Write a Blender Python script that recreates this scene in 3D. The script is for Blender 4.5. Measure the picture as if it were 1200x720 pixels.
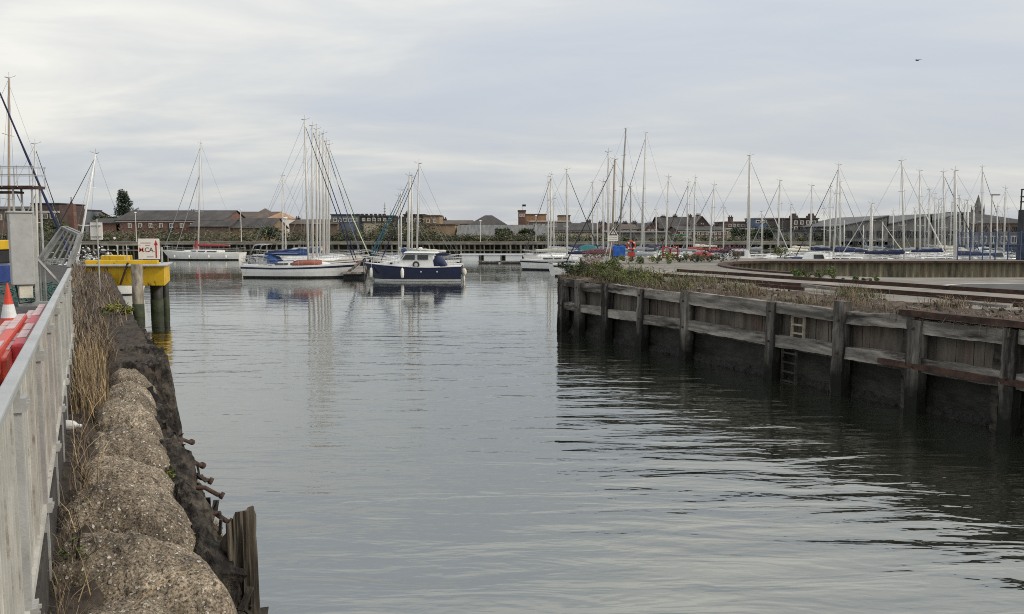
import bpy, bmesh, math, random
from mathutils import Vector, Matrix, noise
from mathutils.geometry import tessellate_polygon
R = random.Random(7)
rad = math.radians
scene = bpy.context.scene
for o in list(bpy.data.objects):
    bpy.data.objects.remove(o)
COL = scene.collection

# ------------------------------------------------------------------ camera
CAM_H, F = 4.0, 950.0
PITCH = math.atan2(87.0, F)
cd = bpy.data.cameras.new('camera')
cam = bpy.data.objects.new('camera', cd)
COL.objects.link(cam)
cam.location = (0, 0, CAM_H)
cam.rotation_euler = (rad(90) - PITCH, 0, 0)
cd.sensor_width = 36.0
cd.lens = F / 1200.0 * 36.0
cd.clip_start, cd.clip_end = 0.05, 4000
scene.camera = cam

# ------------------------------------------------------------------ sky
SUN_EL, SUN_AZ = 32.0, 104.0        # azimuth clockwise from +Y: behind the camera, to the right
w = bpy.data.worlds.new('World')
scene.world = w
w.use_nodes = True
nt = w.node_tree
nt.nodes.clear()
L = nt.links.new


def N(tree, kind, **kw):
    n = tree.nodes.new(kind)
    for k, v in kw.items():
        if k == 'inp':
            for a, b in v.items():
                n.inputs[a].default_value = b
        else:
            setattr(n, k, v)
    return n


def ramp(tree, stops, interp='LINEAR'):
    n = tree.nodes.new('ShaderNodeValToRGB')
    n.color_ramp.interpolation = interp
    e = n.color_ramp.elements
    while len(e) < len(stops):
        e.new(0.5)
    for i, (p, c) in enumerate(stops):
        e[i].position = p
        if not hasattr(c, '__len__'):
            c = (c, c, c)
        e[i].color = (c[0], c[1], c[2], 1)
    return n


def math_(tree, op, a, b=None, clamp=False):
    n = tree.nodes.new('ShaderNodeMath')
    n.operation = op
    n.use_clamp = clamp
    for i, x in enumerate((a, b)):
        if x is None:
            continue
        if isinstance(x, (int, float)):
            n.inputs[i].default_value = x
        else:
            tree.links.new(x, n.inputs[i])
    return n.outputs[0]


sky = N(nt, 'ShaderNodeTexSky', sky_type='NISHITA', sun_disc=False,
        sun_elevation=rad(SUN_EL), sun_rotation=rad(SUN_AZ), air_density=1.0, dust_density=2.0, ozone_density=1.5)
tc = N(nt, 'ShaderNodeTexCoord')
sep = N(nt, 'ShaderNodeSeparateXYZ')
L(tc.outputs['Generated'], sep.inputs[0])
zc = math_(nt, 'MAXIMUM', sep.outputs['Z'], 0.0)
den = math_(nt, 'ADD', zc, 0.16)
cx = math_(nt, 'DIVIDE', sep.outputs['X'], den)
cy = math_(nt, 'DIVIDE', sep.outputs['Y'], den)
comb = N(nt, 'ShaderNodeCombineXYZ')
L(cx, comb.inputs[0])
L(cy, comb.inputs[1])
mp = N(nt, 'ShaderNodeMapping')
mp.inputs['Location'].default_value = (3.1, 1.4, 0)
mp.inputs['Rotation'].default_value = (0, 0, rad(24))
mp.inputs['Scale'].default_value = (0.42, 0.80, 1)
L(comb.outputs[0], mp.inputs[0])
n1 = N(nt, 'ShaderNodeTexNoise', inp={'Scale': 1.0, 'Detail': 7.0, 'Roughness': 0.52, 'Distortion': 0.6})
L(mp.outputs[0], n1.inputs['Vector'])
mp2 = N(nt, 'ShaderNodeMapping')
mp2.inputs['Location'].default_value = (11.0, 4.0, 0)
mp2.inputs['Rotation'].default_value = (0, 0, rad(-10))
mp2.inputs['Scale'].default_value = (1.2, 2.2, 1)
L(comb.outputs[0], mp2.inputs[0])
n2 = N(nt, 'ShaderNodeTexNoise', inp={'Scale': 1.0, 'Detail': 8.0, 'Roughness': 0.55, 'Distortion': 0.8})
L(mp2.outputs[0], n2.inputs['Vector'])
cl = math_(nt, 'ADD', math_(nt, 'MULTIPLY', n1.outputs[0], 0.72), math_(nt, 'MULTIPLY', n2.outputs[0], 0.28))
cr = ramp(nt, [(0.36, (5.85, 6.3, 6.95)), (0.47, (6.5, 6.8, 7.1)), (0.54, (7.5, 7.6, 7.5)), (0.64, (9.3, 9.15, 8.5))])
L(cl, cr.inputs[0])
# dimmer towards the horizon; unseen sky overhead brightened to lift water and ambient light
lift = ramp(nt, [(0.0, 0.84), (0.07, 0.93), (0.17, 1.03), (0.28, 1.10), (0.62, 1.65)])
L(zc, lift.inputs[0])
vm = N(nt, 'ShaderNodeVectorMath', operation='SCALE')
L(cr.outputs[0], vm.inputs[0])
L(lift.outputs[0], vm.inputs['Scale'])
mx = N(nt, 'ShaderNodeMix', data_type='RGBA', inp={0: 0.93})
L(sky.outputs[0], mx.inputs[6])
L(vm.outputs[0], mx.inputs[7])
bg = N(nt, 'ShaderNodeBackground', inp={'Strength': 0.1})
L(mx.outputs[2], bg.inputs[0])
wo = N(nt, 'ShaderNodeOutputWorld')
L(bg.outputs[0], wo.inputs[0])

sd = bpy.data.lights.new('sun', 'SUN')
sd.energy, sd.angle, sd.color = 2.2, rad(12), (1.0, 0.90, 0.76)
so = bpy.data.objects.new('sun', sd)
COL.objects.link(so)
az, el = rad(SUN_AZ), rad(SUN_EL)
sdir = Vector((math.sin(az) * math.cos(el), math.cos(az) * math.cos(el), math.sin(el)))
so.rotation_euler = sdir.to_track_quat('Z', 'Y').to_euler()
so.location = (20, -30, 40)

scene.view_settings.view_transform = 'Standard'
scene.view_settings.look = 'None'
scene.view_settings.exposure = 0.0
scene.view_settings.gamma = 1.0
scene.view_settings.use_curve_mapping = False
scene.render.engine = 'CYCLES'
scene.cycles.max_bounces = 6
scene.cycles.use_denoising = False
scene.cycles.pixel_filter_type = 'BLACKMAN_HARRIS'
scene.cycles.filter_width = 1.0

# ------------------------------------------------------------------ where a pixel of the photograph lies
cs, sn = math.cos(PITCH), math.sin(PITCH)


def ray(px, py):
    a, b = px - 600.0, 360.0 - py
    return Vector((a, F * cs + b * sn, -F * sn + b * cs))


def pz(px, py, z):
    d = ray(px, py)
    return Vector((0, 0, CAM_H)) + d * ((z - CAM_H) / d.z)


def pY(px, py, Y):
    d = ray(px, py)
    return Vector((0, 0, CAM_H)) + d * (Y / d.y)


DU, DV = Vector((-0.4619, 0.8869, 0)), Vector((0.8869, 0.4619, 0))   # along and across the lock entrance


def P(u, v, z=0.0):
    return DU * u + DV * v + Vector((0, 0, z))


CH = math.atan2(DU.y, DU.x)     # heading of the channel

# ------------------------------------------------------------------ materials
MATS = {}


def mat(name, col, rough=0.75, metal=0.0, var=0.22, scale=2.5, bump=0.15, bscale=14.0, col2=None, stretch=(1, 1, 1),
        rot=0.0, bdist=0.02, thr=(0.35, 0.68), isl=0.0, spec=0.4, coat=0.0, dirt=None, wet=None):
    if name in MATS:
        return MATS[name]
    m = bpy.data.materials.new(name)
    m.use_nodes = True
    t = m.node_tree
    b = t.nodes['Principled BSDF']
    b.inputs['Roughness'].default_value = rough
    b.inputs['Metallic'].default_value = metal
    b.inputs['Specular IOR Level'].default_value = spec
    b.inputs['Coat Weight'].default_value = coat
    tc = N(t, 'ShaderNodeTexCoord')
    mp = N(t, 'ShaderNodeMapping')
    mp.vector_type = 'TEXTURE'
    mp.inputs['Rotation'].default_value = (0, 0, rot)
    mp.inputs['Scale'].default_value = stretch
    t.links.new(tc.outputs['Object'], mp.inputs[0])
    n = N(t, 'ShaderNodeTexNoise', inp={'Scale': scale, 'Detail': 6.0, 'Roughness': 0.62})
    t.links.new(mp.outputs[0], n.inputs['Vector'])
    lo = tuple(max(0.0, c * (1 - var)) for c in col)
    hi = tuple(c * (1 + var) for c in col) if col2 is None else col2
    r = ramp(t, [(thr[0], lo if col2 is None else col), (thr[1], hi)])
    t.links.new(n.outputs[0], r.inputs[0])
    out = r.outputs[0]
    if isl:
        g = N(t, 'ShaderNodeNewGeometry')
        mr = N(t, 'ShaderNodeMapRange', inp={'To Min': 1 - isl, 'To Max': 1 + isl})
        t.links.new(g.outputs['Random Per Island'], mr.inputs[0])
        v = N(t, 'ShaderNodeVectorMath', operation='SCALE')
        t.links.new(out, v.inputs[0])
        t.links.new(mr.outputs[0], v.inputs['Scale'])
        out = v.outputs[0]
    if dirt:
        dcol, dscale, d0, d1 = dirt
        dn = N(t, 'ShaderNodeTexNoise', inp={'Scale': dscale, 'Detail': 7.0, 'Roughness': 0.7})
        t.links.new(mp.outputs[0], dn.inputs['Vector'])
        dr = ramp(t, [(d0, 0.0), (d1, 1.0)])
        t.links.new(dn.outputs[0], dr.inputs[0])
        mm = N(t, 'ShaderNodeMix', data_type='RGBA')
        t.links.new(dr.outputs[0], mm.inputs[0])
        t.links.new(out, mm.inputs[6])
        mm.inputs[7].default_value = (*dcol, 1)
        out = mm.outputs[2]
    if wet:
        wcol, z0, z1 = wet          # tide mark: dark weed and slime below a ragged line
        sp_ = N(t, 'ShaderNodeSeparateXYZ')
        t.links.new(tc.outputs['Object'], sp_.inputs[0])
        wn = N(t, 'ShaderNodeTexNoise', inp={'Scale': 2.6, 'Detail': 6.0, 'Roughness': 0.65})
        t.links.new(tc.outputs['Object'], wn.inputs['Vector'])
        zz = math_(t, 'ADD', sp_.outputs['Z'], math_(t, 'MULTIPLY', math_(t, 'SUBTRACT', wn.outputs[0], 0.5), 0.9))
        wr = N(t, 'ShaderNodeMapRange', inp={'From Min': z0, 'From Max': z1, 'To Min': 1.0, 'To Max': 0.0})
        t.links.new(zz, wr.inputs[0])
        wm_ = N(t, 'ShaderNodeMix', data_type='RGBA')
        t.links.new(wr.outputs[0], wm_.inputs[0])
        t.links.new(out, wm_.inputs[6])
        wm_.inputs[7].default_value = (*wcol, 1)
        out = wm_.outputs[2]
    t.links.new(out, b.inputs['Base Color'])
    if bump:
        n2 = N(t, 'ShaderNodeTexNoise', inp={'Scale': bscale, 'Detail': 5.0, 'Roughness': 0.6})
        t.links.new(mp.outputs[0], n2.inputs['Vector'])
        bp = N(t, 'ShaderNodeBump', inp={'Strength': bump, 'Distance': bdist})
        t.links.new(n2.outputs[0], bp.inputs['Height'])
        t.links.new(bp.outputs[0], b.inputs['Normal'])
    MATS[name] = m
    return m


def water_mat():
    m = bpy.data.materials.new('harbour_water')
    m.use_nodes = True
    t = m.node_tree
    b = t.nodes['Principled BSDF']
    b.inputs['Base Color'].default_value = (0.015, 0.017, 0.012, 1)
    b.inputs['Roughness'].default_value = 0.035
    b.inputs['IOR'].default_value = 1.33
    tc = N(t, 'ShaderNodeTexCoord')

    def layer(sx, sy, rot, sc, detail, dis=0.0, rough=0.5):
        mp = N(t, 'ShaderNodeMapping')
        mp.inputs['Rotation'].default_value = (0, 0, rad(rot))
        mp.inputs['Scale'].default_value = (sx, sy, 1)
        t.links.new(tc.outputs['Object'], mp.inputs[0])
        n = N(t, 'ShaderNodeTexNoise', inp={'Scale': sc, 'Detail': detail, 'Roughness': rough, 'Distortion': dis})
        t.links.new(mp.outputs[0], n.inputs['Vector'])
        return n.outputs[0]
    big = layer(0.28, 1.0, 8, 0.95, 2.0, 0.3)
    mid = layer(0.26, 1.0, -5, 1.9, 3.0, 0.5)
    fine = layer(0.45, 1.0, 14, 6.5, 2.0, 0.3)
    calm = layer(0.5, 1.0, 0, 0.06, 2.0)
    cr = ramp(t, [(0.36, 0.35), (0.62, 1.15)])
    t.links.new(calm, cr.inputs[0])
    h = math_(t, 'ADD', math_(t, 'MULTIPLY', big, 2.1), math_(t, 'MULTIPLY', mid, 1.25))
    h = math_(t, 'ADD', h, math_(t, 'MULTIPLY', fine, 0.21))
    h = math_(t, 'MULTIPLY', h, cr.outputs[0])
    sy = N(t, 'ShaderNodeSeparateXYZ')
    t.links.new(tc.outputs['Object'], sy.inputs[0])
    # the wind ripples die away towards the sheltered basin
    fade = N(t, 'ShaderNodeMapRange', interpolation_type='SMOOTHSTEP', inp={'From Min': 10.0, 'From Max': 48.0, 'To Min': 1.2, 'To Max': 0.26})
    t.links.new(sy.outputs['Y'], fade.inputs[0])
    h = math_(t, 'MULTIPLY', h, fade.outputs[0])
    bp = N(t, 'ShaderNodeBump', inp={'Strength': 1.0, 'Distance': 0.032})
    t.links.new(h, bp.inputs['Height'])
    t.links.new(bp.outputs[0], b.inputs['Normal'])
    gl = N(t, 'ShaderNodeBsdfGlossy', inp={'Color': (0.91, 0.94, 0.91, 1), 'Roughness': 0.03})
    t.links.new(bp.outputs[0], gl.inputs['Normal'])
    ms = N(t, 'ShaderNodeMixShader', inp={0: 0.29})
    t.links.new(b.outputs[0], ms.inputs[1])
    t.links.new(gl.outputs[0], ms.inputs[2])
    t.links.new(ms.outputs[0], t.nodes['Material Output'].inputs[0])
    return m


def pebble_mat():
    m = bpy.data.materials.new('pebbled_concrete')
    m.use_nodes = True
    t = m.node_tree
    b = t.nodes['Principled BSDF']
    b.inputs['Roughness'].default_value = 0.93
    b.inputs['Specular IOR Level'].default_value = 0.2
    tc = N(t, 'ShaderNodeTexCoord')
    n = N(t, 'ShaderNodeTexNoise', inp={'Scale': 2.2, 'Detail': 9.0, 'Roughness': 0.7})
    t.links.new(tc.outputs['Object'], n.inputs['Vector'])
    base = ramp(t, [(0.36, (0.070, 0.060, 0.050)), (0.50, (0.185, 0.150, 0.110)), (0.66, (0.31, 0.258, 0.192))])
    t.links.new(n.outputs[0], base.inputs[0])
    # grit
    g = N(t, 'ShaderNodeTexNoise', inp={'Scale': 60.0, 'Detail': 5.0, 'Roughness': 0.75})
    t.links.new(tc.outputs['Object'], g.inputs['Vector'])
    gr = ramp(t, [(0.38, 0.25), (0.60, 1.7)])
    t.links.new(g.outputs[0], gr.inputs[0])
    mul = N(t, 'ShaderNodeMix', data_type='RGBA', blend_type='MULTIPLY', inp={0: 1.0})
    t.links.new(base.outputs[0], mul.inputs[6])
    t.links.new(gr.outputs[0], mul.inputs[7])
    ta = N(t, 'ShaderNodeAttribute', attribute_name='sack_tone')
    tm = N(t, 'ShaderNodeVectorMath', operation='SCALE')
    t.links.new(mul.outputs[2], tm.inputs[0])
    t.links.new(ta.outputs['Fac'], tm.inputs['Scale'])
    out = tm.outputs[0]
    sn_ = N(t, 'ShaderNodeTexNoise', inp={'Scale': 3.4, 'Detail': 8.0, 'Roughness': 0.72, 'Distortion': 0.6})
    t.links.new(tc.outputs['Object'], sn_.inputs['Vector'])
    for (lo_, hi_, c_) in ((0.53, 0.66, (0.040, 0.034, 0.030)), (0.44, 0.30, (0.075, 0.070, 0.040))):
        q_ = N(t, 'ShaderNodeMapRange', inp={'From Min': lo_, 'From Max': hi_, 'To Min': 0.0, 'To Max': 0.85})
        t.links.new(sn_.outputs[0], q_.inputs[0])
        mm_ = N(t, 'ShaderNodeMix', data_type='RGBA')
        t.links.new(q_.outputs[0], mm_.inputs[0])
        t.links.new(out, mm_.inputs[6])
        mm_.inputs[7].default_value = (*c_, 1)
        out = mm_.outputs[2]
    heights = []
    for sc, keep, size in ((26.0, 0.60, 0.36), (52.0, 0.48, 0.42), (15.0, 0.82, 0.28)):
        v = N(t, 'ShaderNodeTexVoronoi', inp={'Scale': sc, 'Randomness': 1.0})
        dist = N(t, 'ShaderNodeTexNoise', inp={'Scale': sc * 1.3, 'Detail': 1.0})
        t.links.new(tc.outputs['Object'], dist.inputs['Vector'])
        vmx = N(t, 'ShaderNodeVectorMath', operation='MULTIPLY_ADD')
        t.links.new(dist.outputs[1], vmx.inputs[0])
        vmx.inputs[1].default_value = (0.6 / sc,) * 3
        t.links.new(tc.outputs['Object'], vmx.inputs[2])
        t.links.new(vmx.outputs[0], v.inputs['Vector'])
        s = N(t, 'ShaderNodeSeparateColor')
        t.links.new(v.outputs['Color'], s.inputs[0])
        sel = math_(t, 'GREATER_THAN', s.outputs[0], keep)
        ins = N(t, 'ShaderNodeMapRange', inp={'From Min': size, 'From Max': size * 0.7, 'To Min': 0.0, 'To Max': 1.0})
        t.links.new(v.outputs['Distance'], ins.inputs[0])
        k = math_(t, 'MULTIPLY', sel, ins.outputs[0])
        pc = ramp(t, [(0.0, (0.07, 0.06, 0.05)), (0.35, (0.20, 0.16, 0.11)), (0.7, (0.27, 0.235, 0.18)), (0.93, (0.52, 0.48, 0.42))])
        t.links.new(s.outputs[1], pc.inputs[0])
        mm = N(t, 'ShaderNodeMix', data_type='RGBA')
        t.links.new(k, mm.inputs[0])
        t.links.new(out, mm.inputs[6])
        t.links.new(pc.outputs[0], mm.inputs[7])
        out = mm.outputs[2]
        heights.append(math_(t, 'MULTIPLY', k, 18.0 / sc))
    t.links.new(out, b.inputs['Base Color'])
    h = math_(t, 'ADD', heights[0], heights[1])
    h = math_(t, 'ADD', h, heights[2])
    h = math_(t, 'ADD', h, math_(t, 'MULTIPLY', g.outputs[0], 0.9))
    h = math_(t, 'ADD', h, math_(t, 'MULTIPLY', n.outputs[0], 1.0))
    bp = N(t, 'ShaderNodeBump', inp={'Strength': 0.9, 'Distance': 0.011})
    t.links.new(h, bp.inputs['Height'])
    t.links.new(bp.outputs[0], b.inputs['Normal'])
    return m


def brick_mat(name, c1, c2, mortar, sx=4.0, bumps=0.3):
    m = bpy.data.materials.new(name)
    m.use_nodes = True
    t = m.node_tree
    b = t.nodes['Principled BSDF']
    b.inputs['Roughness'].default_value = 0.9
    tc = N(t, 'ShaderNodeTexCoord')
    mp = N(t, 'ShaderNodeMapping')
    mp.inputs['Rotation'].default_value = (rad(90), 0, 0)
    t.links.new(tc.outputs['Object'], mp.inputs[0])
    br = N(t, 'ShaderNodeTexBrick', inp={'Scale': sx, 'Color1': (*c1, 1), 'Color2': (*c2, 1), 'Mortar': (*mortar, 1), 'Mortar Size': 0.02})
    t.links.new(mp.outputs[0], br.inputs['Vector'])
    n = N(t, 'ShaderNodeTexNoise', inp={'Scale': 0.35, 'Detail': 8.0, 'Roughness': 0.7})
    t.links.new(tc.outputs['Object'], n.inputs['Vector'])
    r = ramp(t, [(0.3, 0.55), (0.7, 1.35)])
    t.links.new(n.outputs[0], r.inputs[0])
    mul = N(t, 'ShaderNodeMix', data_type='RGBA', blend_type='MULTIPLY', inp={0: 1.0})
    t.links.new(br.outputs[0], mul.inputs[6])
    t.links.new(r.outputs[0], mul.inputs[7])
    t.links.new(mul.outputs[2], b.inputs['Base Color'])
    MATS[name] = m
    return m


def leaf_mat(name, col, var=0.5):
    m = mat(name, col, rough=0.65, var=0.35, scale=1.3, bump=0.0, isl=var, spec=0.25)
    return m


# ------------------------------------------------------------------ mesh builder
class MB:
    def __init__(s, origin=(0, 0, 0)):
        s.v, s.f, s.m, s.o = [], [], [], Vector(origin)

    def add(s, pts, faces, m=0):
        k = len(s.v)
        s.v += [Vector(p) - s.o for p in pts]
        s.f += [tuple(i + k for i in f) for f in faces]
        s.m += [m] * len(faces)
        return s

    def hexa(s, c, m=0):        # eight corners: four below, four above
        return s.add(c, [(3, 2, 1, 0), (4, 5, 6, 7), (0, 1, 5, 4), (1, 2, 6, 5), (2, 3, 7, 6), (3, 0, 4, 7)], m)

    def box(s, c, size, rz=0.0, m=0, M=None):
        hx, hy, hz = size[0] / 2, size[1] / 2, size[2] / 2
        T = M if M is not None else Matrix.Rotation(rz, 3, 'Z')
        c = Vector(c)
        pts = [c + T @ Vector(p) for p in ((-hx, -hy, -hz), (hx, -hy, -hz), (hx, hy, -hz), (-hx, hy, -hz),
                                           (-hx, -hy, hz), (hx, -hy, hz), (hx, hy, hz), (-hx, hy, hz))]
        return s.hexa(pts, m)

    def beam(s, a, b, wd, ht, m=0, segs=1, rough=0.0, seed=0.0):
        a, b = Vector(a), Vector(b)
        d = b - a
        x = d.normalized()
        up = Vector((0, 0, 1)) if abs(x.z) < 0.95 else Vector((0, 1, 0))
        y = up.cross(x).normalized()
        z = x.cross(y)
        rings = []
        for i in range(segs + 1):
            c = a + d * (i / segs)
            ring = []
            prof = ((-1, -1), (0, -1.0), (1, -1), (1, 0), (1, 1), (0, 1), (-1, 1), (-1, 0)) if rough else ((-1, -1), (1, -1), (1, 1), (-1, 1))
            for (p, q) in prof:
                k = Vector(c) + y * (p * wd / 2) + z * (q * ht / 2)
                if rough:
                    k += noise.noise_vector(k * 2.3 + Vector((seed, seed, 0))) * rough
                    k += noise.noise_vector(k * 9.0 + Vector((seed, 0, seed))) * rough * 0.6
                ring.append(k)
            rings.append(ring)
        return s.loft(rings, True, True, m)

    def loft(s, rings, closed=True, caps=True, m=0):
        n = len(rings[0])
        pts = [p for r in rings for p in r]
        fs = []
        for i in range(len(rings) - 1):
            for j in range(n if closed else n - 1):
                a, b = i * n + j, i * n + (j + 1) % n
                fs.append((a, b, b + n, a + n))
        if caps and closed:
            fs.append(tuple(range(n - 1, -1, -1)))
            k = (len(rings) - 1) * n
            fs.append(tuple(range(k, k + n)))
        return s.add(pts, fs, m)

    def tube(s, pts, r, n=6, r2=None, m=0):
        pts = [Vector(p) for p in pts]
        r2 = r if r2 is None else r2
        rings = []
        for i, p in enumerate(pts):
            d = (pts[min(i + 1, len(pts) - 1)] - pts[max(i - 1, 0)]).normalized()
            up = Vector((0, 0, 1)) if abs(d.z) < 0.9 else Vector((1, 0, 0))
            y = up.cross(d).normalized()
            z = d.cross(y)
            rr = r + (r2 - r) * i / max(1, len(pts) - 1)
            rings.append([p + (y * math.cos(2 * math.pi * k / n) + z * math.sin(2 * math.pi * k / n)) * rr for k in range(n)])
        return s.loft(rings, True, True, m)

    def prism(s, poly, z0, z1, m=0):
        n = len(poly)
        pts = [(p[0], p[1], z0) for p in poly] + [(p[0], p[1], z1) for p in poly]
        fs = [tuple(range(n - 1, -1, -1)), tuple(range(n, 2 * n))]
        for i in range(n):
            j = (i + 1) % n
            fs.append((i, j, j + n, i + n))
        return s.add(pts, fs, m)

    def ball(s, c, r, n=10, m=0, sc=(1, 1, 1)):
        c = Vector(c)
        rings = []
        for i in range(1, n // 2 + 1):
            a = math.pi * i / (n // 2 + 1)
            rings.append([c + Vector((math.sin(a) * math.cos(2 * math.pi * k / n) * r * sc[0], math.sin(a) * math.sin(2 * math.pi * k / n) * r * sc[1], -math.cos(a) * r * sc[2])) for k in range(n)])
        return s.loft(rings, True, True, m)

    def torus(s, c, R_, r, axis, n=20, k=8, m=0):
        c, axis = Vector(c), Vector(axis).normalized()
        up = Vector((0, 0, 1)) if abs(axis.z) < 0.9 else Vector((1, 0, 0))
        x = up.cross(axis).normalized()
        y = axis.cross(x)
        rings = []
        for i in range(n + 1):
            a = 2 * math.pi * i / n
            d = x * math.cos(a) + y * math.sin(a)
            rings.append([c + d * (R_ + r * math.cos(2 * math.pi * j / k)) + axis * (r * math.sin(2 * math.pi * j / k)) for j in range(k)])
        return s.loft(rings, True, False, m)

    def grid(s, fn, nu, nv, m=0):
        pts = [fn(i / nu, j / nv) for i in range(nu + 1) for j in range(nv + 1)]
        fs = []
        for i in range(nu):
            for j in range(nv):
                a = i * (nv + 1) + j
                fs.append((a, a + nv + 1, a + nv + 2, a + 1))
        return s.add(pts, fs, m)

    def build(s, name, mats, parent=None, smooth=False, bevel=0.0, loc=None):
        me = bpy.data.meshes.new(name)
        me.from_pydata([tuple(p) for p in s.v], [], s.f)
        if not isinstance(mats, (list, tuple)):
            mats = [mats]
        for m in mats:
            me.materials.append(m)
        if len(mats) > 1:
            me.polygons.foreach_set('material_index', s.m)
        if smooth:
            me.polygons.foreach_set('use_smooth', [True] * len(me.polygons))
        me.update()
        o = bpy.data.objects.new(name, me)
        COL.objects.link(o)
        if parent is not None:
            o.parent = parent
        else:
            o.location = s.o
        if bevel:
            bm = bmesh.new()
            bm.from_mesh(me)
            bmesh.ops.recalc_face_normals(bm, faces=bm.faces)
            bm.to_mesh(me)
            bm.free()
            md = o.modifiers.new('bevel', 'BEVEL')
            md.width, md.segments, md.limit_method = bevel, 2, 'ANGLE'
        return o


def tag(o, label=None, cat=None, group=None, kind=None):
    if label:
        o['label'] = label
    if cat:
        o['category'] = cat
    if group:
        o['group'] = group
    if kind:
        o['kind'] = kind
    return o


def thing(name, label, cat, loc, rz=0.0, group=None):
    o = bpy.data.objects.new(name, None)
    o.empty_display_size = 0.2
    COL.objects.link(o)
    o.location = loc
    o.rotation_euler = (0, 0, rz)
    return tag(o, label, cat, group)


def kids(o):
    return [c for c in bpy.data.objects if c.parent == o]


def copy_tree(o, parent=None):
    c = o.copy()
    COL.objects.link(c)
    if parent is not None:
        c.parent = parent
    for ch in kids(o):
        copy_tree(ch, c)
    return c


def nz(x, y, z=0.0, s=1.0):
    return noise.noise(Vector((x * s, y * s, z)))


# common materials
M_alu = mat('mast_metal', (0.54, 0.525, 0.49), 0.5, 0.1, 0.12, 1.0, 0.0)
M_aludark = mat('mast_dark', (0.25, 0.235, 0.215), 0.5, 0.3, 0.15, 1.0, 0.0)
M_alubrown = mat('mast_brown', (0.30, 0.24, 0.19), 0.6, 0.0, 0.15, 1.0, 0.0)
M_wire = mat('wire', (0.22, 0.23, 0.24), 0.4, 0.5, 0.1, 1.0, 0.0)
M_gel = mat('gelcoat_white', (0.66, 0.66, 0.64), 0.3, 0, 0.06, 1.2, 0.0, coat=0.2, dirt=((0.42, 0.39, 0.32), 1.6, 0.56, 0.8))
M_gelgrey = mat('gelcoat_grey', (0.46, 0.48, 0.50), 0.35, 0, 0.08, 1.2, 0.0, dirt=((0.32, 0.31, 0.28), 1.6, 0.55, 0.8))
M_navy = mat('navy_paint', (0.008, 0.012, 0.045), 0.22, 0, 0.15, 2.0, 0.0, coat=0.4)
M_bluepaint = mat('blue_paint', (0.02, 0.06, 0.20), 0.35, 0, 0.15, 2.0, 0.0)
M_greenpaint = mat('green_paint', (0.02, 0.10, 0.08), 0.4, 0, 0.2, 2.0, 0.0)
M_redpaint = mat('red_paint', (0.33, 0.035, 0.03), 0.45, 0, 0.2, 2.0, 0.0)
M_antifoul = mat('antifouling', (0.035, 0.035, 0.035), 0.7, 0, 0.3, 3.0, 0.0)
M_antired = mat('antifouling_red', (0.16, 0.035, 0.03), 0.7, 0, 0.3, 3.0, 0.0)
M_deck = mat('deck', (0.55, 0.53, 0.47), 0.6, 0, 0.12, 3.0, 0.05)
M_teak = mat('teak', (0.20, 0.13, 0.085), 0.7, 0, 0.25, 4.0, 0.05, stretch=(6, 1, 1))
M_glass = mat('dark_glass', (0.018, 0.022, 0.026), 0.08, 0, 0.1, 1.0, 0.0, spec=0.6)
M_cblue = mat('canvas_blue', (0.025, 0.065, 0.19), 0.8, 0, 0.2, 3.0, 0.35, 7.0, bdist=0.04)
M_cnavy = mat('canvas_navy', (0.012, 0.018, 0.058), 0.8, 0, 0.2, 3.0, 0.35, 7.0, bdist=0.04)
M_cteal = mat('canvas_teal', (0.02, 0.12, 0.13), 0.8, 0, 0.2, 3.0, 0.35, 7.0, bdist=0.04)
M_cred = mat('canvas_red', (0.27, 0.045, 0.045), 0.8, 0, 0.2, 3.0, 0.35, 7.0, bdist=0.04)
M_ccream = mat('canvas_cream', (0.56, 0.53, 0.44), 0.8, 0, 0.12, 3.0, 0.35, 7.0, bdist=0.04)
M_cgrey = mat('canvas_grey', (0.22, 0.24, 0.26), 0.8, 0, 0.15, 3.0, 0.35, 7.0, bdist=0.04)
M_cgreen = mat('canvas_green', (0.05, 0.12, 0.07), 0.8, 0, 0.15, 3.0, 0.35, 7.0, bdist=0.04)
M_cblack = mat('canvas_black', (0.025, 0.027, 0.032), 0.8, 0, 0.2, 3.0, 0.35, 7.0, bdist=0.04)
M_terra = mat('canvas_terracotta', (0.26, 0.085, 0.055), 0.8, 0, 0.2, 3.0, 0.35, 7.0, bdist=0.04)
M_fend = mat('fender_white', (0.68, 0.67, 0.62), 0.5, 0, 0.1, 3.0, 0.0)
M_rubber = mat('black_rubber', (0.02, 0.02, 0.02), 0.8, 0, 0.2, 3.0, 0.0)
M_steel = mat('stainless', (0.55, 0.55, 0.55), 0.3, 0.7, 0.1, 3.0, 0.0)
M_galv = mat('galvanised_steel', (0.40, 0.40, 0.385), 0.55, 0.35, 0.20, 3.5, 0.12, 30.0, dirt=((0.20, 0.18, 0.15), 3.0, 0.58, 0.82))
M_dull = mat('dull_galvanised', (0.20, 0.20, 0.19), 0.65, 0.2, 0.3, 4.0, 0.1, 30.0)
M_rust = mat('rusty_steel', (0.022, 0.013, 0.010), 0.9, 0, 0.5, 3.5, 0.5, 18.0, col2=(0.085, 0.044, 0.030), bdist=0.03)
M_yellow = mat('yellow_paint', (0.58, 0.36, 0.012), 0.55, 0, 0.14, 1.2, 0.10, stretch=(1, 1, 3), dirt=((0.13, 0.07, 0.03), 3.2, 0.57, 0.66))
M_signw = mat('sign_white', (0.72, 0.68, 0.62), 0.55, 0, 0.05, 2.0, 0.0, dirt=((0.55, 0.46, 0.36), 2.5, 0.55, 0.85))
M_signred = mat('sign_red', (0.42, 0.02, 0.025), 0.6, 0, 0.2, 8.0, 0.0)
M_signdark = mat('sign_dark', (0.06, 0.045, 0.04), 0.6, 0, 0.2, 8.0, 0.0)
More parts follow.
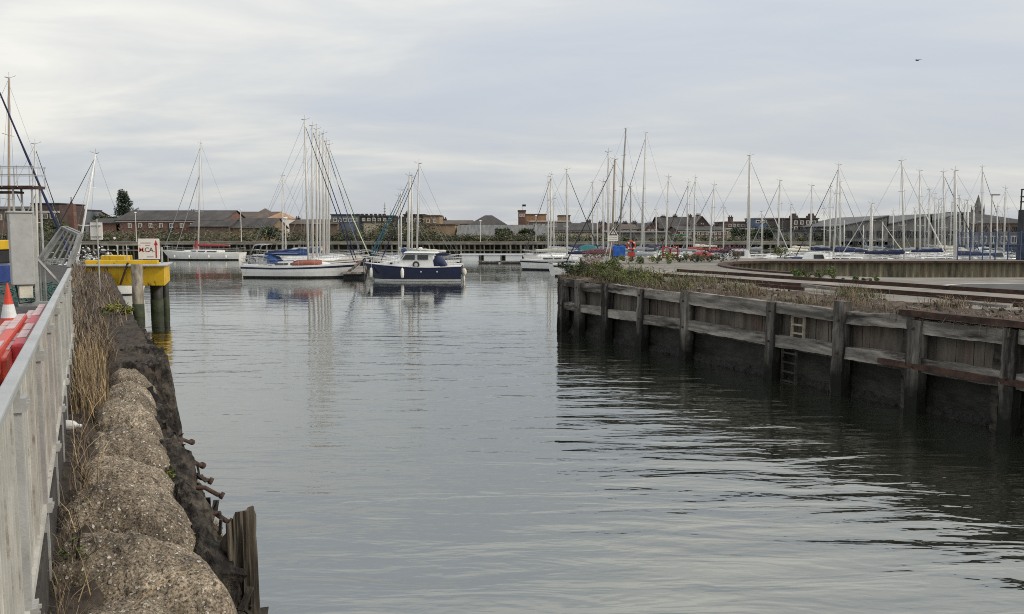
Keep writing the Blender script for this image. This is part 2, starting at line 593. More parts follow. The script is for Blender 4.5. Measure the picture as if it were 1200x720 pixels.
TIM = dict(rough=0.92, bump=0.8, bscale=7.0, bdist=0.04, spec=0.2)
M_timh = mat('weathered_timber_along', (0.105, 0.096, 0.086), col2=(0.40, 0.365, 0.32), scale=3.8, stretch=(7, 1, 1), rot=CH, dirt=((0.030, 0.028, 0.025), 1.8, 0.48, 0.62), **TIM)
M_timv = mat('weathered_timber_upright', (0.055, 0.050, 0.045), col2=(0.25, 0.226, 0.20), scale=4.2, stretch=(1, 1, 7), dirt=((0.022, 0.020, 0.018), 1.5, 0.46, 0.62), wet=((0.012, 0.013, 0.010), 0.35, 1.05), **TIM)
M_cap = mat('rotten_capping', (0.009, 0.008, 0.007), col2=(0.115, 0.098, 0.080), scale=11.0, stretch=(2.5, 1, 1), rot=CH, dirt=((0.014, 0.012, 0.011), 2.4, 0.45, 0.6), rough=0.95, bump=1.0, bscale=16.0, bdist=0.06, spec=0.15)
M_timblack = mat('rotten_black_timber', (0.008, 0.007, 0.006), col2=(0.085, 0.074, 0.062), scale=6.0, stretch=(5, 1, 1), rot=CH, **TIM)
M_concrete = mat('apron_concrete', (0.13, 0.117, 0.098), 0.9, 0, 0.2, 0.7, 0.25, 25.0, col2=(0.225, 0.205, 0.175), dirt=((0.10, 0.092, 0.075), 0.45, 0.52, 0.70))
M_asph = mat('asphalt', (0.05, 0.05, 0.05), 0.92, 0, 0.25, 1.5, 0.4, 60.0, col2=(0.085, 0.083, 0.08))
M_soil = mat('dark_soil', (0.022, 0.017, 0.013), 0.95, 0, 0.5, 9.0, 0.9, 26.0, col2=(0.075, 0.058, 0.043), bdist=0.03)
M_debris = mat('rotten_debris', (0.028, 0.019, 0.015), 0.95, 0, 0.5, 7.0, 1.0, 20.0, col2=(0.13, 0.092, 0.066), bdist=0.06, dirt=((0.17, 0.138, 0.092), 0.9, 0.54, 0.66))

M_soil2 = mat('dark_gravel', (0.025, 0.022, 0.020), 0.95, 0, 0.3, 3.0, 0.6, 30.0, col2=(0.070, 0.064, 0.058))

# ------------------------------------------------------------------ ground, water
wm = MB()
wm.add([(-900, -60, 0), (900, -60, 0), (900, 900, 0), (-900, 900, 0)], [(0, 1, 2, 3)])
tag(wm.build('water', water_mat()), kind='structure')

bed = MB()
bed.add([(-1800, -200, -3), (1800, -200, -3), (1800, 3000, -3), (-1800, 3000, -3)], [(0, 1, 2, 3)])
tag(bed.build('harbour_bed', M_soil), kind='structure')

# far bank: a slab of land beyond the basin
FB = 129.0
GZ = 2.55
land_m = mat('far_ground', (0.055, 0.062, 0.035), 0.95, 0, 0.4, 0.15, 0.3, 2.0, col2=(0.12, 0.115, 0.08))
b = MB()
b.prism([(-700, FB + 3), (700, FB + 3), (1500, 2500), (-1500, 2500)], -2.5, GZ)
tag(b.build('far_ground', land_m), kind='structure')

# left quay
LQZ = 2.35
b = MB()
b.prism([P(-14, -70)[:2], P(-14, -0.27)[:2], P(47, -0.27)[:2], P(52, -8)[:2], P(52, -70)[:2]], -2.5, LQZ)
tag(b.build('quay_ground', M_asph if False else M_soil2), kind='structure')


def soil_fn(a, c):
    u, v = -4 + 51 * a, -0.33 + 1.2 * c
    k = 2.02 - (max(0.0, min(1.0, (13.0 - u) / .6)) * max(0.0, min(1.0, (v + .02) / .2)) * 1.15)
    k = k + 0.09 * nz(u, v, 1.0, 1.7) + 0.06 * nz(u, v, 3.0, 6.0) + 0.035 * nz(u, v, 3.0, 15.0)
    if v < -0.1:
        k = max(k, 2.02)
    return P(u, v, k)


b = MB()
b.grid(soil_fn, 800, 26)
tag(b.build('soil_strip', M_soil, smooth=True), kind='structure')

# right quay: face polyline in (u, v), round the nose, back along the basin
RQZ = 2.13


def vface(u):
    return 16.0 + (u - 9.0) * 0.042


nose = [(28.4, 17.0), (29.4, 17.5), (30.2, 18.3), (30.8, 19.4)]
outer = [P(u, vface(u) + 0.52) for u in (-14, -6, 0, 6, 12, 18, 24, 27)] + [P(u - .25, v + 0.42) for (u, v) in nose]
outer += [Vector((4.2, 45, 0)), Vector((5.2, 62.5, 0)), Vector((10, 63, 0)), Vector((15, 61, 0)), Vector((21, 58, 0)), Vector((120, 57.5, 0)), Vector((120, -40, 0))]
hole = []
for k in range(0, 41):
    a = rad(-90 - 180 * k / 40)
    hole.append(Vector((16.6 + 4.9 * math.cos(a) * (1.0), 43.0 + 9.0 * math.sin(a), 0)))
# finer: straight far and near rims to the right
hole = [Vector((70, 34.0, 0))] + hole + [Vector((70, 52.0, 0))]
tri = tessellate_polygon([[Vector((p.x, p.y, 0)) for p in outer], [Vector((p.x, p.y, 0)) for p in hole]])
allp = outer + hole
b = MB()
b.add([(p.x, p.y, RQZ) for p in allp], [tuple(t) for t in tri])
n = len(outer)
for i in range(n):
    a, c = outer[i], outer[(i + 1) % n]
    b.add([(a.x, a.y, -2.5), (c.x, c.y, -2.5), (c.x, c.y, RQZ), (a.x, a.y, RQZ)], [(0, 1, 2, 3)], 1)
ap = b.build('quay_apron', [M_concrete, M_timblack])
bm = bmesh.new()
bm.from_mesh(ap.data)
bmesh.ops.recalc_face_normals(bm, faces=bm.faces)
bm.to_mesh(ap.data)
bm.free()
tag(ap, kind='structure')

# asphalt patch with pale edging on the apron
b = MB()
c0 = pz(1232, 341, RQZ)
b.add([(c0.x + 2.9 * math.cos(t * math.pi / 24), c0.y + 3.4 * math.sin(t * math.pi / 24), RQZ + 0.006) for t in range(48)], [tuple(range(48))])
tag(b.build('asphalt_patch', M_asph), kind='structure')
b = MB()
rin, rout = [], []
for t in range(49):
    a = t * math.pi / 24
    rin.append((c0.x + 2.92 * math.cos(a), c0.y + 3.43 * math.sin(a), RQZ + 0.012))
    rout.append((c0.x + 3.12 * math.cos(a), c0.y + 3.65 * math.sin(a), RQZ + 0.012))
b.loft([rin, rout], closed=False, caps=False)
tag(b.build('pale_edging', mat('pale_line', (0.46, 0.45, 0.42), 0.8)), kind='structure')

# ------------------------------------------------------------------ lock recess: sheet piled wall round the hole in the apron
sp_m = mat('sheet_piling', (0.060, 0.053, 0.036), 0.8, 0, 0.35, 2.4, 0.2, 9.0, col2=(0.235, 0.205, 0.135), stretch=(1, 1, 6), dirt=((0.16, 0.09, 0.05), 0.8, 0.56, 0.72))
path = []
for k in range(len(hole) - 1):
    a, c = hole[k], hole[k + 1]
    m_ = max(1, int((c - a).length / 0.07))
    for i in range(m_):
        path.append(a.lerp(c, i / m_))
path.append(hole[-1])
s_acc, prev, top, bot = 0.0, path[0], [], []
for i, p in enumerate(path):
    s_acc += (p - prev).length
    prev = p
    d = (path[min(i + 1, len(path) - 1)] - path[max(i - 1, 0)]).normalized()
    nn = Vector((d.y, -d.x, 0))
    ph = (s_acc / 0.42) % 1.0
    off = 0.055 * max(-1, min(1, 2.6 * (abs(ph * 2 - 1) * 2 - 1)))
    q = p + nn * (off - 0.10) * 1.0
    top.append((q.x, q.y, RQZ - 0.02))
    bot.append((q.x, q.y, -2.0))
root = thing('sheet_pile_wall', 'curved sheet piled wall with rusty coping round the lock recess', 'retaining wall', (16, 52, 0))
b = MB((16, 52, 0))
b.loft([bot, top], closed=False, caps=False)
b.build('piling', sp_m, root)
b = MB((16, 52, 0))
ring = []
for i in range(0, len(path), 2):
    p = path[i]
    d = (path[min(i + 1, len(path) - 1)] - path[max(i - 1, 0)]).normalized()
    nn = Vector((d.y, -d.x, 0))
    if p.y < 36.0:
        continue
    a, c = p - nn * 0.28, p + nn * 0.22
    ring.append([(a.x, a.y, RQZ - 0.06), (c.x, c.y, RQZ - 0.06), (c.x, c.y, RQZ + 0.08), (a.x, a.y, RQZ + 0.08)])
b.loft(ring, True, True)
b.build('coping', M_rust, root)
pl = pz(905, 315, RQZ)
#PART2

# ------------------------------------------------------------------ right quay: timber fendered wall
M_plank = mat('brown_planking', (0.052, 0.046, 0.039), 0.92, 0, 0.4, 2.6, 0.7, 9.0, col2=(0.175, 0.152, 0.125), stretch=(1, 1, 5), isl=0.16, dirt=((0.10, 0.045, 0.028), 0.9, 0.56, 0.75), bdist=0.03)
M_wet = mat('wet_dark_wall', (0.007, 0.007, 0.006), 0.6, 0, 0.4, 2.6, 0.9, 8.0, col2=(0.034, 0.033, 0.026), stretch=(2, 2, 1), spec=0.3, bdist=0.05)
M_mussel = mat('shellfish_crust', (0.005, 0.005, 0.005), 0.8, 0, 0.5, 14.0, 1.0, 22.0, col2=(0.03, 0.028, 0.024), bdist=0.06)


def FACE(s, off=0.0):
    """point of the quay face at distance s along it, off metres into the land"""
    if s <= 27.5:
        return P(s, vface(s) + off)
    pts = [(27.5, vface(27.5)), (28.5, 17.02), (29.45, 17.55), (30.2, 18.4), (30.7, 19.6)]
    k = s - 27.5
    for i in range(4):
        a, c = Vector(pts[i]), Vector(pts[i + 1])
        l_ = (c - a).length
        if k <= l_ or i == 3:
            t = a.lerp(c, min(1.3, k / l_))
            d = (c - a).normalized()
            t = t + Vector((-d.y, d.x)) * -0.0 + Vector((-d.y * 0 + (0 if i == 0 else -0.0), 0))
            nrm = Vector((-d.y, d.x))          # towards the land (+v on the straight)
            t = t + nrm * off
            return P(t.x, t.y)
        k -= l_


posts = [-3.0, -0.4, 2.2, 4.7, 7.2, 9.55, 11.7, 13.8, 16.16, 19.96, 22.4, 24.7, 26.7, 28.25, 29.4, 30.5]
RWO = P(14, 16.3, 0)
rw = thing('timber_quay_wall', 'weathered grey timber wall with upright posts and horizontal fender beams along the right side of the entrance', 'quay wall', RWO)
# planking
b = MB(RWO)
s = -6.0
while s < 31.2:
    wd = 0.20 + 0.06 * R.random()
    a, c = FACE(s, 0.36 + 0.03 * R.random()), FACE(s + wd - 0.012, 0.36 + 0.03 * R.random())
    a2, c2 = FACE(s, 0.46), FACE(s + wd - 0.012, 0.46)
    z0, z1 = 0.85, 2.08 + 0.03 * R.random()
    b.hexa([(a.x, a.y, z0), (c.x, c.y, z0), (c2.x, c2.y, z0), (a2.x, a2.y, z0), (a.x, a.y, z1), (c.x, c.y, z1), (c2.x, c2.y, z1), (a2.x, a2.y, z1)])
    s += wd
b.build('planking', M_plank, rw)
b = MB(RWO)


def lw(i, j):
    s_ = -6 + 37.2 * i
    z = -1.6 + 2.6 * j
    o_ = 0.43 + 0.05 * nz(s_, z, 2.0, 2.0) + 0.03 * nz(s_, z, 5.0, 7.0)
    p = FACE(s_, o_)
    p.z = z
    return p


b.grid(lw, 300, 24)
b.build('lower_wall', M_wet, rw, smooth=True)
b = MB(RWO)


def mu(i, j):
    s_ = -6 + 37.2 * i
    hh = 0.10 + 0.20 * (0.5 + 0.5 * nz(s_, 0, 4.0, 1.3)) + 0.1 * nz(s_, 0, 9.0, 6.0)
    z = -0.5 + (0.5 + hh) * j
    bump = (1 - j ** 4) * (0.16 + 0.14 * nz(s_, z, 7.0, 5.0) + 0.08 * nz(s_, z, 1.0, 13.0))
    p = FACE(s_, 0.44 - max(0.0, bump))
    p.z = z
    return p


b.grid(mu, 700, 10)
b.build('shellfish_band', M_mussel, rw, smooth=False)
for i, s in enumerate(posts):
    p = FACE(s, 0.14)
    topz = (2.12, 2.15, 2.2, 2.12, 2.15, 2.12, 2.08, 2.34, 2.14, 2.2, 2.10, 2.15, 2.18, 2.12, 2.22, 2.15)[i]
    wd = 0.25 + 0.08 * R.random()
    mb = MB(RWO)
    mb.beam((p.x + R.uniform(-.07, .07), p.y, -1.6), (p.x, p.y, topz), wd, 0.30, segs=30, rough=0.026, seed=i * 3.1)
    # turn the post square to the face by construction: beam() uses world axes, so twist it
    ang = CH if s < 28 else CH - (s - 27.8) * 0.5
    c = Vector((p.x, p.y, 0)) - RWO
    T = Matrix.Rotation(ang, 3, 'Z')
    mb.v = [c + T @ (q - c) for q in mb.v]
    po = mb.build('post', M_timv, rw)
    mb = MB(RWO)
    for zb_ in (1.08, 1.92):
        q = FACE(s, -0.035)
        mb.ball((q.x, q.y, zb_ + R.uniform(-.05, .05)), 0.035, 8)
    mb.build('bolt_head', M_rust, po)
    # the dark inner pile behind each post
    pb = MB(RWO)
    q = FACE(s + 0.30, 0.34)
    pb.beam((q.x, q.y, -1.6), (q.x, q.y, 1.95), 0.26, 0.26, segs=12, rough=0.025, seed=i * 1.7)
    pb.build('pile', M_timblack, rw)
for i in range(len(posts) - 1):
    a, c = posts[i], posts[i + 1]
    for (nm, z, ht, dz) in (('top_beam', 1.97, 0.30, 0.05), ('fender_beam', 1.09, 0.31, 0.03)):
        p, q = FACE(a + 0.05, 0.20), FACE(c - 0.05, 0.20)
        if nm == 'top_beam' and posts[i] == 16.16:
            ht = 0.40
        j1, j2 = R.uniform(-dz, dz), R.uniform(-dz, dz)
        mb = MB(RWO)
        mb.beam((p.x, p.y, z + j1), (q.x, q.y, z + j2), 0.24, ht, segs=22, rough=0.022, seed=i * 2.3 + z)
        mb.build(nm, M_timh, rw)
# rusty steel channel clamped along the beams at the near end
for (s0, s1, z, ht) in ((2.0, 12.6, 1.05, 0.12), (-2.0, 12.1, 2.22, 0.13)):
    mb = MB(RWO)
    p, q = FACE(s0, 0.03 if z < 2 else 0.16), FACE(s1, 0.03 if z < 2 else 0.16)
    mb.beam((p.x, p.y, z), (q.x, q.y, z), 0.10 if z < 2 else 0.34, ht, segs=40, rough=0.012, seed=z)
    mb.build('steel_channel', M_rust, rw)


def ladder(s0, wdt, z0, z1, off, m, nr, label, nm='ladder'):
    o = FACE(s0, off)
    r_ = thing(nm, label, 'ladder', (o.x, o.y, z0))
    for e in (0, 1):
        p = FACE(s0 + (wdt if e else 0), off)
        mb = MB((o.x, o.y, z0))
        mb.beam((p.x, p.y, z0), (p.x, p.y, z1), 0.06, 0.06, segs=6, rough=0.004)
        mb.build('rail', m, r_)
    for k in range(nr):
        z = z0 + (k + 0.5) * (z1 - z0) / nr
        p, q = FACE(s0, off), FACE(s0 + wdt, off)
        mb = MB((o.x, o.y, z0))
        mb.beam((p.x, p.y, z), (q.x, q.y, z), 0.04, 0.045)
        mb.build('rung', m, r_)


ladder(15.15, 0.42, 1.24, 1.92, 0.24, mat('pale_timber', (0.33, 0.29, 0.22), 0.85, 0, 0.25, 6.0, 0.2), 3, 'short pale wooden ladder set between the two fender beams')
ladder(15.35, 0.50, -0.6, 0.92, 0.20, M_timblack, 6, 'dark weedy ladder running from the fender beam down into the water')

# debris strip on top of the wall
b = MB()


def deb(i, j):
    u = -13 + 41.6 * i
    v0 = vface(u) + 0.30
    v = v0 + 3.0 * j
    edge = min(1.0, j * 9.0, (1 - j) * 5.0)
    z = RQZ - 0.03 + edge * (0.10 + 0.07 * nz(u, v, 0, 0.7) + 0.06 * nz(u, v, 4, 2.6) + 0.04 * nz(u, v, 8, 8.0))
    return P(u, v, z)


b.grid(deb, 420, 60)
tag(b.build('rough_ground', M_debris, smooth=True), kind='structure')

# two crane rails and the concrete sill between them
for (v, ht, lab) in ((24.75, 0.13, 'long rusty brown rail along the apron, the one farther from the wall'), (21.9, 0.10, 'long rusty brown rail along the apron, the one nearer the timber wall')):
    o = P(10, v, RQZ)
    mb = MB(o)
    mb.beam(P(-13, v - .2, RQZ + 0.02), P(30.5, v, RQZ + 0.02), 0.30, 0.05, segs=30, rough=0.006)
    mb.beam(P(-13, v - .2, RQZ + ht / 2 + .03), P(30.5, v, RQZ + ht / 2 + .03), 0.12, ht, segs=40, rough=0.010)
    tag(mb.build('crane_rail', M_rust), lab, 'rail', 'crane rails on the apron')
mb = MB(P(10, 23.3, RQZ))
mb.beam(P(-13, 23.2, RQZ + .02), P(31, 23.3, RQZ + .02), 1.5, 0.10, segs=60, rough=0.012)
tag(mb.build('concrete_sill', mat('pale_sill', (0.15, 0.135, 0.115), 0.9, 0, 0.2, 0.9, 0.3, 14.0, col2=(0.26, 0.235, 0.20), dirt=((0.09, 0.075, 0.055), 0.6, 0.52, 0.70))), 'pale concrete sill lying between the two rusty rails', 'sill')
# loose timbers on the strip
for k in range(13):
    u, v = R.uniform(6, 27), R.uniform(17.0, 20.8)
    a = R.uniform(-0.5, 0.5) + CH
    l_ = R.uniform(0.5, 1.9)
    mb = MB(P(u, v, RQZ + .13))
    d = Vector((math.cos(a), math.sin(a), R.uniform(-.04, .05))) * l_ / 2
    mb.beam(P(u, v, RQZ + .13) - d, P(u, v, RQZ + .16) + d, R.uniform(.07, .2), R.uniform(.05, .12), segs=6, rough=0.012, seed=k)
    tag(mb.build('loose_plank', M_timh if k % 3 else M_rust), 'loose rotten plank lying on the debris strip above the timber wall', 'plank', 'loose planks on the debris strip')

# ------------------------------------------------------------------ vegetation builders
G_dry = leaf_mat('dry_grass', (0.29, 0.215, 0.125), 0.5)
G_dry2 = leaf_mat('dead_weed', (0.150, 0.116, 0.086), 0.55)
G_green = leaf_mat('green_weed', (0.085, 0.105, 0.030), 0.5)
G_yel = leaf_mat('yellow_green_weed', (0.16, 0.165, 0.035), 0.45)
G_dark = leaf_mat('dark_scrub', (0.032, 0.044, 0.020), 0.5)
G_pink = leaf_mat('pink_flower', (0.27, 0.09, 0.11), 0.4)
G_straw = leaf_mat('straw', (0.21, 0.155, 0.095), 0.4)


def blade(mb, p, h, lean, wd, m=0):
    a = R.uniform(0, 6.283)
    d = Vector((math.cos(a), math.sin(a), 0))
    t = Vector((-d.y, d.x, 0)) * wd / 2
    p = Vector(p)
    q = p + d * lean * 0.35 * h + Vector((0, 0, h * 0.6))
    e = p + d * lean * h + Vector((0, 0, h * R.uniform(0.82, 1.0)))
    mb.add([p - t, p + t, q + t * 0.7, q - t * 0.7, e], [(0, 1, 2, 3), (3, 2, 4)], m)


def leafs(mb, c, rad_, n, size, m=0, flat=1.0):
    c = Vector(c)
    for _ in range(n):
        v = Vector((R.gauss(0, 1), R.gauss(0, 1), R.gauss(0, 1) * flat)).normalized() * rad_ * (R.random() ** 0.4)
        p = c + Vector((v.x, v.y, v.z))
        if p.z < 0.02:
            continue
        x = Vector((R.uniform(-1, 1), R.uniform(-1, 1), R.uniform(-.6, .6))).normalized() * size * R.uniform(.6, 1.3)
        y = x.cross(Vector((R.uniform(-1, 1), R.uniform(-1, 1), R.uniform(-1, 1)))).normalized() * size * 0.32
        mb.add([p - x, p + y, p + x, p - y], [(0, 1, 2, 3)], m)


# tussocks, stones and rust flakes that break up the strip
for (u, v, r_, h, mm_) in ((9.5, 17.4, .5, .22, 0), (12.6, 18.6, .6, .25, 0), (14.2, 17.1, .4, .2, 0), (15.6, 18.9, .7, .3, 1), (17.8, 17.3, .55, .3, 0), (19.4, 18.2, .6, .35, 1), (21.3, 17.4, .5, .4, 1), (7.9, 18.9, .6, .25, 0), (11.2, 19.9, .5, .2, 0), (16.9, 20.4, .5, .3, 1), (22.8, 19.6, .7, .4, 1), (6.6, 17.2, .4, .25, 0)):
    c_ = P(u, v, RQZ)
    b = MB(c_)
    for k in range(230):
        a_, q_ = R.uniform(0, 6.28), r_ * math.sqrt(R.random()) * R.uniform(.6, 1.2)
        blade(b, c_ + Vector((math.cos(a_) * q_, math.sin(a_) * q_, .06)), h * R.uniform(.4, 1.2), R.uniform(.3, 1.0), .014, R.choice((0, 0, 1)) if mm_ == 0 else R.choice((1, 2, 2, 0)))
    tag(b.build('grass_tussock', [G_straw, G_dry2, G_green]), 'tussock of %s grass on the debris strip above the timber wall' % ('straw coloured' if mm_ == 0 else 'greenish'), 'grass tussock', 'grass tussocks on the debris strip')
b = MB()
for k in range(900):
    u = R.uniform(4, 27)
    v = vface(u) + .5 + 3.0 * R.random()
    if nz(u, v, 9.0, .9) < .05:
        continue
    s_ = R.uniform(.015, .07)
    T = Matrix.Rotation(R.uniform(0, 3), 3, Vector((R.random() - .5, R.random() - .5, R.random())))
    b.box(P(u, v, RQZ + .11), (s_ * R.uniform(.8, 2.5), s_, s_ * .5), M=T, m=R.choice((0, 1, 2)))
tag(b.build('rubble', [M_rust, M_concrete, M_timblack]), kind='stuff')
# grass and weeds on the debris strip and the nose of the right quay
b = MB()
for k in range(4200):
    u = R.uniform(3, 28.5)
    v = vface(u) + 0.45 + 3.2 * R.random()
    if nz(u, v, 2.0, 0.75) < R.uniform(0.0, 0.35):
        continue
    for _ in range(2):
        blade(b, P(u + R.gauss(0, .08), v + R.gauss(0, .08), RQZ + 0.06), R.uniform(.06, .30), R.uniform(.2, .9), 0.014, 0 if R.random() < .62 else (1 if R.random() < .6 else 2))
tag(b.build('dry_grass', [G_straw, G_dry2, G_green]), kind='stuff')
b = MB()
for k in range(7000):
    u = R.uniform(20.5, 30.6)
    v = vface(u) + 0.35 + abs(R.gauss(0, 1.6)) + (0 if u < 28 else (u - 28) ** 1.5 * 0.45)
    dens = 0.15 + 0.85 * max(0.0, min(1.0, (u - 22) / 5))
    if R.random() > dens or nz(u, v, 5.0, 0.5) < -0.25 + .3 * R.random():
        continue
    h = R.uniform(.15, .62) * (0.35 + 0.65 * dens)
    blade(b, P(u, v, RQZ), h, R.uniform(.1, .7), 0.026, R.choice((0, 0, 1, 2, 2, 3)))
    if R.random() < .28:
        leafs(b, P(u, v, RQZ + h * .7), 0.16, 6, 0.05, R.choice((0, 1, 3)))
tag(b.build('rough_grass', [G_green, G_yel, G_dry2, G_dark]), kind='stuff')


b = MB()
for k in range(3400):
    u = R.uniform(2, 30)
    if nz(u, 0, 3.3, .8) < R.uniform(-.3, .35):
        continue
    p = FACE(u, R.uniform(.05, .6))
    p.z = RQZ + .03
    blade(b, p, R.uniform(.05, .28), R.uniform(.3, 1.3), .013, R.choice((0, 1, 1, 2)))
    if R.random() < .3:
        d = Vector((R.gauss(0, .06), R.gauss(0, .06), 0)) - DV * R.uniform(.05, .2)
        b.tube([p, p + d * .6 + Vector((0, 0, .05)), p + d + Vector((0, 0, -R.uniform(.02, .25)))], .006, 3, m=1)
tag(b.build('edge_growth', [G_straw, G_dry2, G_green]), kind='stuff')


def bush(name, c, r_, h, n, mats, label, cat='bush', group=None, size=0.09, stems=5, flowers=0):
    c = Vector(c)
    root = thing(name, label, cat, c, 0, group)
    b = MB(c)
    for k in range(stems):
        a = R.uniform(0, 6.28)
        b.tube([c, c + Vector((math.cos(a) * r_ * .3, math.sin(a) * r_ * .3, h * .5)), c + Vector((math.cos(a) * r_ * .6, math.sin(a) * r_ * .6, h * .85))], 0.012 + h * .006, 5, 0.004)
    b.build('stem', M_timblack, root)
    b = MB(c)
    nl = max(5, int(6 + r_ * 4))
    for k in range(nl):
        a, rr = R.uniform(0, 6.28), r_ * math.sqrt(R.random()) * 0.8
        hh = h * R.uniform(.3, .85) * (1 - 0.45 * (rr / r_) ** 2)
        leafs(b, c + Vector((math.cos(a) * rr, math.sin(a) * rr, hh)), min(r_, h) * R.uniform(.2, .38), n // nl, size, R.choice((0, 0, 0, 1)), 0.9)
    b.build('foliage', mats[:2] if len(mats) > 1 else mats * 2, root)
    if flowers:
        b = MB(c)
        for k in range(flowers):
            a, rr = R.uniform(0, 6.28), r_ * math.sqrt(R.random())
            p = c + Vector((math.cos(a) * rr, math.sin(a) * rr, h * R.uniform(.6, 1.05)))
            leafs(b, p, 0.07, 5, 0.035, 0)
        b.build('flower', G_pink, root)
    return root


q = pz(718, 318, RQZ)
bush('bush', pz(712, 326, RQZ), 0.75, 0.85, 900, [G_green, G_yel], 'tall yellow green bush on the quay nose', size=.06)
bush('bush', pz(672, 325, RQZ), 0.85, 0.75, 900, [G_dark, G_green], 'dark green bush at the very corner of the timber wall', size=.06)
bush('flowering_bush', pz(692, 324, RQZ), 0.55, 0.85, 600, [G_dry2, G_green], 'brown and pink flowering weed between the two bushes on the quay nose', 'weed', size=.05, flowers=50)
bush('flowering_bush', pz(845, 307, RQZ), 1.6, 1.0, 900, [G_dark, G_dry2], 'wide bush of red valerian flowers on the apron in front of a motor cruiser', 'bush', size=.08, flowers=230)
for (px, py, r_, h, lab) in ((770, 309, 1.5, .55, 'low green weeds in front of the red lifebuoy post'), (815, 308, 1.6, .6, 'low green weeds left of the red valerian'), (795, 307, 1.5, .75, 'grey green weeds in the middle of the row on the apron edge'),
                             (735, 309, 1.3, .5, 'low yellowish weeds in front of the blue tank'), (915, 302, 0.9, .9, 'small round bush behind the rusty coping')):
    bush('weed_clump', pz(px, py, RQZ), r_, h, 600, [G_green, G_yel] if px != 815 else [G_dark, G_green], lab, 'weeds', size=.08)
for (px, py, r_, h, lab) in ((935, 326, 0.5, .45, 'thin upright green weeds at the near rim of the lock recess, left end'), (962, 328, .75, .55, 'bright green bushy weed at the near rim of the lock recess'), (1010, 330, 1.0, .22, 'flat green mat of weeds right of the bushy weed at the lock recess')):
    bush('weed_clump', pz(px, py, RQZ), r_, h, 700, [G_green, leaf_mat('fresh_weed', (0.06, 0.13, 0.025), .45)], lab, 'weeds', size=.05)

# ------------------------------------------------------------------ left quay: pebbled concrete edge of slumped sacks
sacks = [(1.4, 0.16, 0.9), (2.5, .16, 0.85), (3.5, 0.16, 0.80), (4.4, 0.16, 0.78), (5.3, 0.15, 0.75), (6.3, 0.14, 0.8), (7.45, 0.18, 0.85), (8.6, 0.24, 0.85), (9.6, .29, .8), (10.5, .34, .75), (11.4, .40, .75), (12.2, .44, .7)]


def sack_z(u, v, who=False):
    best, wh = 1.2, 0
    for i, (su, sv, au) in enumerate(sacks):
        du, dv = u - su, v - sv
        du2 = du + (0.62 * max(0.0, dv + .1) - .08 * min(0.0, dv)) * (0.9 + .3 * math.sin(i * 2.1))       # laid askew, lower end to the water and nearer
        half = (0.62, 0.62, 0.62, .61, .59, 0.55, 0.49, .44, .39, .37, .35, .33)[i]
        q = abs(du2 / (au * .67)) ** 2.2 + abs(dv / half) ** 4.0
        if q < 1:
            zt = 1.97 + 0.06 * math.sin(i * 1.7) - 0.42 * max(0.0, dv) ** 1.2 - (0.03 if i > 6 else 0)
            zz = zt + 0.76 * ((1 - q) ** 0.46 - 0.74)
            if zz > best:
                best, wh = zz, i
    return (best, wh) if who else best


TONE = []


def sack_fn(a, c):
    u = 0.6 + 12.5 * a
    v = -0.50 + 1.5 * c
    wob = 0.035 * nz(u, v, 3.0, 3.0) + .02 * nz(u, v, 8.0, 9)
    z, wh_ = sack_z(u + wob, v + 1.3 * wob, True)
    TONE.append((1.12, .80, 1.18, .86, 1.10, .78, 1.15, .9, 1.1, .8, 1.1, .82, 1.0)[wh_])
    z += 0.03 * nz(u * 1.3, v * 1.3, 10.0 + wh_ * 3.7, 3.0)
    z += 0.040 * nz(u, v, 2.0, 2.4) + 0.030 * nz(u, v, 7.0, 7.5) + 0.018 * nz(u, v, 3.3, 21.0) + .006 * nz(u, v, 1, 48.0)
    return P(u, v, z)


b = MB(P(5, 0.3, 2.0))
b.grid(sack_fn, 740, 190)
conc = tag(b.build('concrete_edge', pebble_mat(), smooth=True), 'long row of slumped concrete sacks full of pebbles between the fence and the dark timbers', 'concrete edge')

at_ = conc.data.attributes.new('sack_tone', 'FLOAT', 'POINT')
at_.data.foreach_set('value', TONE)

# loose pebbles lying on the sacks
b = MB()
for k in range(1500):
    u, v = R.uniform(3.0, 7.2), R.uniform(-0.25, 0.85)
    z = sack_z(u, v)
    if z < 1.75:
        continue
    z += 0.040 * nz(u, v, 2.0, 2.4) + 0.022 * nz(u, v, 7.0, 7.5)
    s = R.uniform(.003, .0085) * (1 + .8 * (R.random() < .06))
    b.ball(P(u, v, z), s, 5, 0 if R.random() < .65 else 1, (R.uniform(.7, 1.4), R.uniform(.7, 1.4), .65))
tag(b.build('pebbles', [mat('pebble_tan', (0.17, 0.135, 0.095), .8, isl=.4), mat('pebble_pale', (0.38, 0.35, 0.30), .8, isl=.3)], smooth=True), kind='stuff')

# black rotten timber baulks outside the sacks
TO = P(8, 0.9, 1.5)
tb = thing('timber_revetment', 'black rotten timber baulks between the concrete sacks and the water', 'revetment', TO)
for k in range(5):
    z = 0.15 + 0.38 * k
    mb = MB(TO)
    rings = []
    for i in range(260):
        u = (3.0, 3.2, 3.6, 4.0, 5.3)[k] + (18 if k < 4 else 7.4) * i / 259
        ring = []
        for a in range(12):
            t = 2 * math.pi * a / 12
            vv, zz = 0.72 + 0.14 * math.cos(t) - 0.02 * k, z + 0.2 * math.sin(t)
            nn = noise.noise_vector(Vector((u * 1.2, vv * 4, zz * 5 + k))) * 0.12 + noise.noise_vector(Vector((u * 5, vv * 9, zz * 9 + k))) * 0.07 + noise.noise_vector(Vector((u * 17, vv * 20, zz * 30 + k))) * 0.035
            ring.append(P(u + nn.x * .6, vv + nn.y * (1.0 if math.cos(t) > 0 else .3), zz + nn.z * .8))
        rings.append(ring)
    mb.loft(rings)
    mb.build('baulk', M_cap, tb)
mb = MB(TO)


